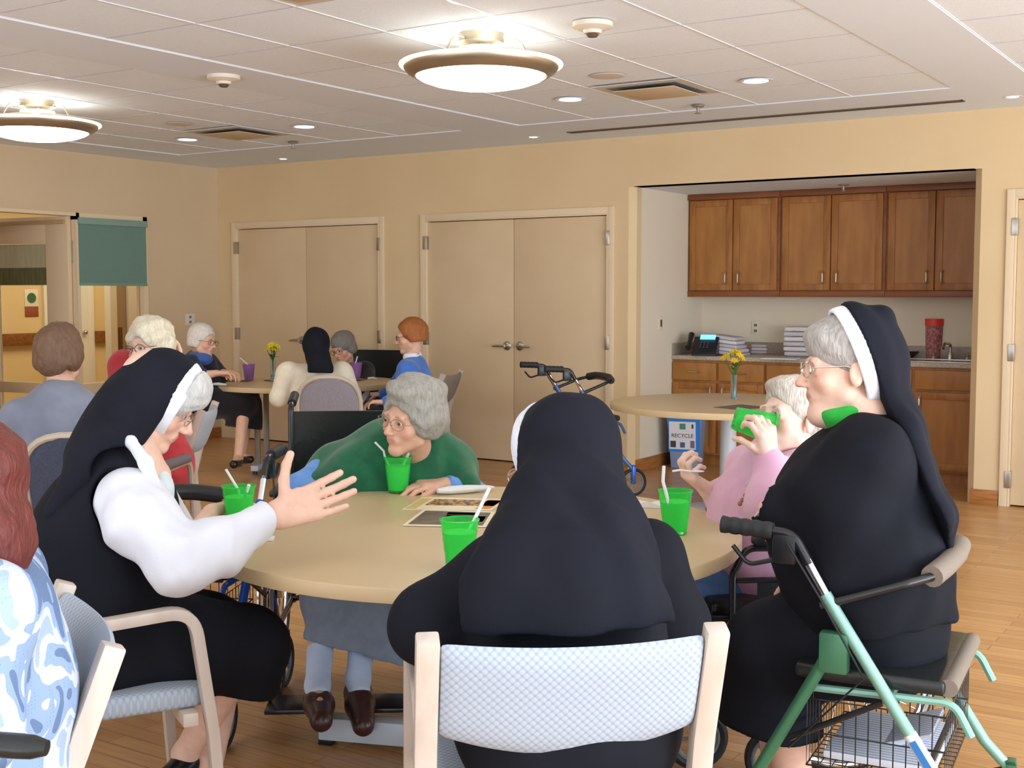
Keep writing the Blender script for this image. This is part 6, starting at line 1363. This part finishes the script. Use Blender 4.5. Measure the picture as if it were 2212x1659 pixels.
# ---- printed sheets
def sheet(lab, quad, pic, z=0.7405):
    P = [on(*q, z) for q in quad]; c = sum(P)/4; t = thing('printed_sheet', lab, 'paper', (c[0], c[1], z), group='printed sheets on the foreground table')
    vs = [tuple(p-c) for p in P]+[tuple(p-c+V(0, 0, 0.0012)) for p in P]; MB().add(vs, [(3, 2, 1, 0), (4, 5, 6, 7), (0, 1, 5, 4), (1, 2, 6, 5), (2, 3, 7, 6), (3, 0, 4, 7)]).build('paper', mat('cream_paper', S(232, 222, 190), 0.6), t)
    for (u0, v0, u1, v1, m) in pic:
        f = lambda u, v: tuple((P[0]*(1-u)*(1-v)+P[3]*u*(1-v)+P[2]*u*v+P[1]*(1-u)*v)-c+V(0, 0, 0.0016)); g = lambda u, v: tuple(np.array(f(u, v))-V(0, 0, 0.0006))
        vs = [g(u0, v0), g(u1, v0), g(u1, v1), g(u0, v1), f(u0, v0), f(u1, v0), f(u1, v1), f(u0, v1)]
        MB().add(vs, [(3, 2, 1, 0), (4, 5, 6, 7), (0, 1, 5, 4), (1, 2, 6, 5), (2, 3, 7, 6), (3, 0, 4, 7)]).build('print', m, t, smooth=False)
m_a = mat('print_collage', S(214, 190, 120), 0.5); m_b = mat('print_dark', S(70, 56, 48), 0.5, col2=S(200, 150, 80), nscale=45, contrast=(0.45, 0.55)); m_c = mat('print_brown', S(110, 96, 78), 0.5, col2=S(80, 70, 58), nscale=20)
sheet('tan printed sheet with a dark row of small pictures', [(868, 1101), (913, 1074), (1097, 1079), (1060, 1103)], [(0.18, 0.35, 0.96, 0.85, m_b), (0.80, 0.1, 0.97, 0.9, mat('print_orange', S(206, 130, 60), 0.5)), (0.02, 0.04, 0.14, 0.9, m_a)])
sheet('printed photo sheet with blue, orange and white shapes', [(868, 1136), (915, 1101), (1070, 1106), (1050, 1139)], [(0.05, 0.08, 0.95, 0.92, m_c), (0.38, 0.72, 0.75, 0.86, mat('print_blue', S(96, 128, 176), 0.5)), (0.40, 0.45, 0.62, 0.70, mat('print_salmon', S(214, 140, 104), 0.5)), (0.62, 0.30, 0.92, 0.66, mat('print_white', S(220, 220, 226), 0.5))], 0.7418)

# ---- vases of flowers
M_vase = mat('clear_vase_glass', (0.85, 0.95, 1.0), 0.05, trans=0.95, ior=1.3); M_stem = mat('stem_green', S(50, 104, 44), 0.6); M_water = mat('blue_water', S(120, 200, 220), 0.1, trans=0.7)
def flowers(lab, loc, n=7, petal=S(250, 212, 40), h=0.17, spread=0.085, top=0.33, seed=1, group='vases of yellow flowers', bunch=False):
    rnd = random.Random(seed); t = thing('flower_vase', lab, 'vase', loc, group=group); m = mat('petal_%d' % seed, petal, 0.6, col2=tuple(v*0.8 for v in petal), nscale=30); mc = mat('flower_centre', S(214, 160, 20), 0.7)
    MB().lathe([(0.0, 0), (0.022, 0), (0.026, 0.01), (0.022, 0.05), (0.020, 0.10), (0.026, h), (0.0235, h), (0.018, 0.10), (0.019, 0.05), (0.022, 0.012), (0.0, 0.008)], 24).build('glass', M_vase, t)
    MB().lathe([(0.0, 0.009), (0.021, 0.011), (0.018, 0.05), (0.0, 0.05)], 20).build('water', M_water, t)
    for k in range(n):
        a = 2*pi*k/n+rnd.uniform(-.3, .3); rr = spread*rnd.uniform(0.35, 1.0); z = top*rnd.uniform(0.80, 1.0); c = (rr*cos(a), rr*sin(a), z)
        MB().tube([(0, 0, 0.03), (rr*0.15*cos(a), rr*0.15*sin(a), h), (rr*0.6*cos(a), rr*0.6*sin(a), (h+z)/2), c], 0.0022, 6).build('stem', M_stem, t)
        b = MB(); ax = Vector((cos(a)*rnd.uniform(.3, .9), sin(a)*rnd.uniform(.3, .9), 0.75)).normalized(); M = Matrix.Translation(c) @ ax.to_track_quat('Z', 'Y').to_matrix().to_4x4()
        for q in range(8):
            an = 2*pi*q/8; pr = Matrix.Rotation(an, 4, 'Z'); b.add([(0, 0, 0), (0.012, 0.007, 0.004), (0.030, 0.006, 0.006), (0.038, 0, 0.003), (0.030, -0.006, 0.006), (0.012, -0.007, 0.004), (0.02, 0, -0.001)], [(0, 1, 6), (1, 2, 6), (2, 3, 6), (3, 4, 6), (4, 5, 6), (5, 0, 6), (0, 5, 4, 3, 2, 1)], M @ pr)
        fl_ = b.build('flower', m, t, merge=False); MB().ball((0, 0, 0.004), (0.008, 0.008, 0.005), 8, M).build('centre', mc, fl_)
    for k in range(9):
        a = rnd.uniform(0, 2*pi); z = h+rnd.uniform(0.01, 0.07); r_ = rnd.uniform(0.02, 0.06); M = Matrix.Translation((0, 0, z)) @ Matrix.Rotation(a, 4, 'Z') @ Matrix.Rotation(-rnd.uniform(.1, .7), 4, 'Y')
        MB().add([(0.0, 0, 0), (r_*0.5, 0.011, 0.002), (r_+0.02, 0, 0), (r_*0.5, -0.011, 0.002), (r_*0.5, 0, -0.003)], [(0, 1, 4), (1, 2, 4), (2, 3, 4), (3, 0, 4), (0, 3, 2, 1)], M).build('leaf', M_stem, t, merge=False)
    return t
flowers('glass vase of yellow daisies on the empty table by the recycling bin', on(1585, 862, 0.7405), n=9, seed=3)
flowers('small vase of yellow flowers on the far table', on(590, 822, 0.7455), n=9, petal=S(236, 222, 30), seed=5, spread=0.06, top=0.30)
o = MB().lathe([(0.0, 0), (0.075, 0), (0.08, 0.004), (0.0, 0.004)], 28).build('black_coaster', M_dark, None, loc=tuple(on(590, 822, 0.7405))); tag(o, 'black round coaster under the vase on the far table', 'coaster')
for i, (x, y, lab) in enumerate(((538, 821, 'purple tumbler left of the vase on the far table'), (770, 817, 'purple tumbler in front of the grey-haired wheelchair user'))):
    c = on(x, y, 0.7405); tumbler(lab, c, M_pcup, 'purple tumblers on the far table'); straw(('white straw in the left purple tumbler', 'white straw in the right purple tumbler')[i], [c+V(0, 0, 0.03), c+V(-0.01, 0, 0.13), c+RT*(-0.075 if i == 0 else 0.01)+V(0, 0, 0.19)], 0.006)
o = MB().tube([(0, 0, 0), (0.05, 0.01, 0.004), (0.10, 0, 0)], [0.008, 0.010, 0.004], 8).build('napkin', M_nap, None, loc=tuple(on(795, 817, 0.7505))); tag(o, 'crumpled paper beside the right purple tumbler on the far table', 'napkin')
o = MB().tube([(0, 0, 0), (0.09, 0.03, 0.004), (0.16, 0.05, 0)], [0.008, 0.012, 0.008], 8).build('napkin', M_nap, None, loc=tuple(on(448, 830, 0.7535))); tag(o, 'rolled napkin at the near edge of the far table', 'napkin')
o = MB().box((-0.14, -0.10, 0), (0.14, 0.10, 0.002)).build('placemat', mat('dark_print_mat', S(104, 92, 88), 0.6), None, loc=tuple(on(505, 823, 0.7406))); o.rotation_euler = (0, 0, 0.5); tag(o, 'flat dark printed mat on the far table', 'mat')
v3 = [on(1541, 880, 0.7405), on(1600, 886, 0.7405), on(1660, 880, 0.7405), on(1600, 874, 0.7405)]; cc = sum(v3)/4
o = MB().add([tuple(q-cc) for q in v3]+[tuple(q-cc+V(0, 0, 0.002)) for q in v3], [(3, 2, 1, 0), (4, 5, 6, 7), (0, 1, 5, 4), (1, 2, 6, 5), (2, 3, 7, 6), (3, 0, 4, 7)]).build('placemat', mat('dark_print_mat', S(104, 92, 88), 0.6), None, loc=tuple(cc)); tag(o, 'dark printed mat on the empty round table', 'mat')

def text_mesh(txt, size, ext=0.0006):
    cu = bpy.data.curves.new('lettering', 'FONT'); cu.body = txt; cu.size = size; cu.extrude = ext; cu.align_x = 'CENTER'; cu.align_y = 'CENTER'
    o = bpy.data.objects.new('tmp', cu); COL.objects.link(o); dg = bpy.context.evaluated_depsgraph_get(); me = bpy.data.meshes.new_from_object(o.evaluated_get(dg)); bpy.data.objects.remove(o); return me
# ================================================================ recycling bin
nv = cdir(-0.34, -1); th = yaw_of(-nv)
bp_ = on(1478, 1012, 0.0); t = thing('recycling_bin', 'grey and blue recycling bin with a white RECYCLE notice, under the empty table', 'bin', tuple(bp_-nv*0.14), th)
M_bin = mat('grey_blue_plastic', S(132, 150, 184), 0.45)
def frus(w0, d0, w1, d1, z0, z1):
    return [(-w0, -d0, z0), (w0, -d0, z0), (w0, d0, z0), (-w0, d0, z0), (-w1, -d1, z1), (w1, -d1, z1), (w1, d1, z1), (-w1, d1, z1)]
FQ = [(3, 2, 1, 0), (4, 5, 6, 7), (0, 1, 5, 4), (1, 2, 6, 5), (2, 3, 7, 6), (3, 0, 4, 7)]
MB().add(frus(0.115, 0.14, 0.145, 0.185, 0, 0.44), FQ).build('body', M_bin, t, bevel=0.012)
MB().add(frus(0.158, 0.20, 0.162, 0.204, 0.43, 0.475), FQ).build('rim', mat('bin_rim', S(126, 138, 156), 0.45), t, bevel=0.01)
sl = (0.185-0.14)/0.44; face = lambda z: -(0.14+sl*z)
def decal(x0, x1, z0, z1, off, m, name):
    vs = [(x0, face(z0)-off, z0), (x1, face(z0)-off, z0), (x1, face(z1)-off, z1), (x0, face(z1)-off, z1)]; vs += [(v[0], v[1]+0.002, v[2]) for v in vs]
    return MB().add(vs, [(0, 1, 2, 3), (7, 6, 5, 4), (0, 4, 5, 1), (1, 5, 6, 2), (2, 6, 7, 3), (3, 7, 4, 0)]).build(name, m, t, smooth=False)
decal(-0.132, 0.136, 0.145, 0.43, 0.002, mat('blue_backing', S(40, 126, 214), 0.5), 'blue_panel'); decal(-0.125, 0.100, 0.165, 0.40, 0.0035, mat('notice_white', S(224, 222, 226), 0.5), 'notice')
ink = mat('notice_ink', S(70, 66, 76), 0.6)
o = link('lettering', text_mesh('RECYCLE', 0.046), t); o.data.materials.append(ink); o.location = (-0.012, face(0.28)-0.005, 0.28); o.rotation_euler = (pi/2+math.atan(sl), 0, 0)
decal(-0.035, 0.015, 0.335, 0.385, 0.005, mat('notice_green', S(76, 140, 110), 0.6), 'emblem'); decal(-0.115, -0.068, 0.18, 0.235, 0.005, ink, 'pictogram'); decal(-0.032, 0.008, 0.18, 0.225, 0.005, mat('notice_blue', S(80, 90, 140), 0.6), 'pictogram'); decal(0.055, 0.090, 0.178, 0.24, 0.005, mat('notice_mauve', S(130, 100, 130), 0.6), 'pictogram'); decal(0.066, 0.082, 0.345, 0.38, 0.005, ink, 'pictogram')

# ================================================================ things on the worktop
ZW = 0.9435
def W_(x, y, z=ZW): return on(x, y, z)
p = W_(1512, 769); t = thing('desk_phone', 'black desk phone with a lit blue screen on the worktop', 'phone', tuple(p+V(0, 0.10, 0)), 0.25)
MB().prism([(-0.10, 0.0), (0.10, 0.0), (0.09, 0.15), (0.06, 0.16), (-0.09, 0.035)], 'x', -0.10, 0.11).build('base', M_dark, t, bevel=0.006)
MB().tube([(-0.13, -0.075, 0.07), (-0.13, 0.0, 0.125), (-0.13, 0.08, 0.175)], [0.028, 0.018, 0.028], 12).build('handset', M_dark, t)
sm = Matrix.Translation((0.02, 0.035, 0.155)) @ Matrix.Rotation(radians(40), 4, 'X'); MB().box((-0.065, -0.028, 0), (0.065, 0.028, 0.005), sm).build('screen', mat('phone_screen', (0.1, 0.3, 0.9), 0.3, emit=(0.12, 0.45, 1.0), estr=2.2), t)
for i in range(3):
    for j in range(4): MB().cbox((-0.03+i*0.03, -0.06+j*0.02, 0.075+j*0.017), (0.018, 0.012, 0.01), None).build('key', mat('key_grey', S(60, 60, 66), 0.5), t)
M_towel = mat('white_towel', S(226, 220, 222), 0.95, bump=0.35, bscale=150); M_towel2 = mat('grey_white_towel', S(206, 200, 206), 0.95, bump=0.35, bscale=150)
def stack(x, y, w_, d_, n, hh, lab, grp, lean=0.0, rz=0.0, name='folded_towel', cat='towel', back=0.12, tilt=0.0):
    p = W_(x, y)
    for k in range(n):
        rnd = random.Random(k+int(x)); o = sub(MB().box((-w_/2, -d_/2, 0.0), (w_/2, d_/2, hh*0.94)).build(name, M_towel if k % 2 else M_towel2, None, bevel=hh*0.42, seg=3, loc=(float(p[0])+lean*k+rnd.uniform(-.006, .006), float(p[1])+back+rnd.uniform(-.006, .006), ZW+k*hh))); o.rotation_euler = (0, tilt, rz+rnd.uniform(-.05, .05))
        pos = 'bottom' if k == 0 else 'top' if k == n-1 else ('second', 'third', 'fourth', 'fifth', 'sixth')[k-1]+' from bottom'
        tag(o, f'folded white {cat} {lab}, {pos}', cat, grp)
stack(1568, 768, 0.26, 0.22, 5, 0.034, 'in the slumped pile beside the phone', 'folded towels beside the phone', lean=-0.014, tilt=0.10)
stack(1640, 764, 0.15, 0.15, 3, 0.028, 'in the small middle pile', 'small folded cloths on the worktop', name='folded_cloth', cat='cloth', back=0.05)
stack(1722, 770, 0.24, 0.22, 6, 0.042, 'in the tall pile behind the right sister', 'tall pile of folded towels', back=0.1)
for i, (x, y, lab) in enumerate(((1680, 776, 'flat white paper on the worktop between the towel piles'),)):
    o = MB().box((-0.14, -0.08, 0), (0.14, 0.08, 0.006)).build('paper', M_nap, None, loc=tuple(W_(x, y)+V(0, .06, 0))); o.rotation_euler = (0, 0, 0.1); tag(o, lab, 'paper')
for i, (x, lab) in enumerate(((2008, 'left tall clear bag of pink wrapped items with a red band'), (2042, 'right tall clear bag of pink wrapped items with a red band'))):
    p = W_(x, 776)+V(0, 0.13, 0); t = thing('treat_jar', lab, 'jar', tuple(p), group='jars of pink treats on the worktop')
    MB().lathe([(0.0, 0), (0.060, 0), (0.064, 0.02), (0.072, 0.28), (0.0, 0.28)], 24).build('contents', mat('pink_treats', S(198, 128, 132), 0.5, col2=S(150, 84, 84), nscale=45, contrast=(0.42, 0.58), bump=0.3), t)
    MB().lathe([(0.073, 0.27), (0.076, 0.27), (0.076, 0.325), (0.0, 0.327), (0.0, 0.28)], 24).build('red_lid', mat('red_lid', S(232, 60, 50), 0.4), t)
p = W_(1950, 775)+V(0, 0.12, 0); o = MB().lathe([(0.0, 0), (0.04, 0), (0.09, 0.045), (0.095, 0.06), (0.085, 0.058), (0.04, 0.01), (0.0, 0.01)], 28).build('bowl', mat('dark_bowl', S(66, 50, 50), 0.25), None, loc=tuple(p)); tag(o, 'dark shallow bowl on the worktop behind the veil', 'bowl')
p = W_(1985, 774)+V(0, 0.22, 0); o = MB().lathe([(0.0, 0), (0.03, 0), (0.07, 0.07), (0.075, 0.10), (0.066, 0.10), (0.03, 0.01), (0.0, 0.01)], 28).build('glass_bowl', mat('greenish_glass', (0.8, 0.9, 0.75), 0.08, trans=0.85, ior=1.3), None, loc=tuple(p)); tag(o, 'clear glass bowl beside the sink', 'bowl')

# ================================================================ papers in the green walker's basket
gp = Matrix.LocRotScale(green.location, green.rotation_euler, green.scale)
for i, (lo, hi, rx, lab) in enumerate((((-0.19, -0.14, 0.305), (0.17, 0.13, 0.325), 0.0, 'blue and white striped folded cloth lying in the green walker basket'), ((-0.18, -0.02, 0.33), (0.05, 0.11, 0.345), 0.35, 'crumpled striped paper on top in the green walker basket'))):
    m = mat('striped_cloth', S(222, 226, 238), 0.8); 
    if not i:
        nt = m.node_tree; wv = nt.nodes.new('ShaderNodeTexWave'); wv.inputs['Scale'].default_value = 18; tc = nt.nodes.new('ShaderNodeTexCoord'); nt.links.new(tc.outputs['Object'], wv.inputs['Vector']); rp = nt.nodes.new('ShaderNodeValToRGB'); rp.color_ramp.elements[0].color = (*S(150, 160, 186), 1); rp.color_ramp.elements[1].color = (*S(230, 234, 246), 1); rp.color_ramp.elements[1].position = 0.45; nt.links.new(wv.outputs[0], rp.inputs[0]); nt.links.new(rp.outputs[0], nt.nodes['Principled BSDF'].inputs['Base Color'])
    c = [(lo[k]+hi[k])/2 for k in range(3)]; o = MB().box([lo[k]-c[k] for k in range(3)], [hi[k]-c[k] for k in range(3)]).build(('folded_cloth', 'paper')[i], m, None, bevel=0.006); o.matrix_world = gp @ Matrix.Translation(c) @ Matrix.Rotation(rx, 4, 'X'); tag(o, lab, ('cloth', 'paper')[i])
# lettering on the side of the pink person's wheelchair
sgn = 1 if np.dot(np.array([cos(wc2.rotation_euler[2]), sin(wc2.rotation_euler[2]), 0]), FW) < 0 else -1
MB().box((sgn*0.268-0.002, -0.22, 0.50), (sgn*0.268+0.002, 0.10, 0.60)).build('side_guard', M_dark, wc2)
o = link('lettering', text_mesh('Inv', 0.075), wc2); o.data.materials.append(mat('letter_grey', S(180, 182, 186), 0.5)); o.location = (sgn*0.272, -0.12, 0.565); o.rotation_euler = (pi/2, 0, sgn*pi/2)
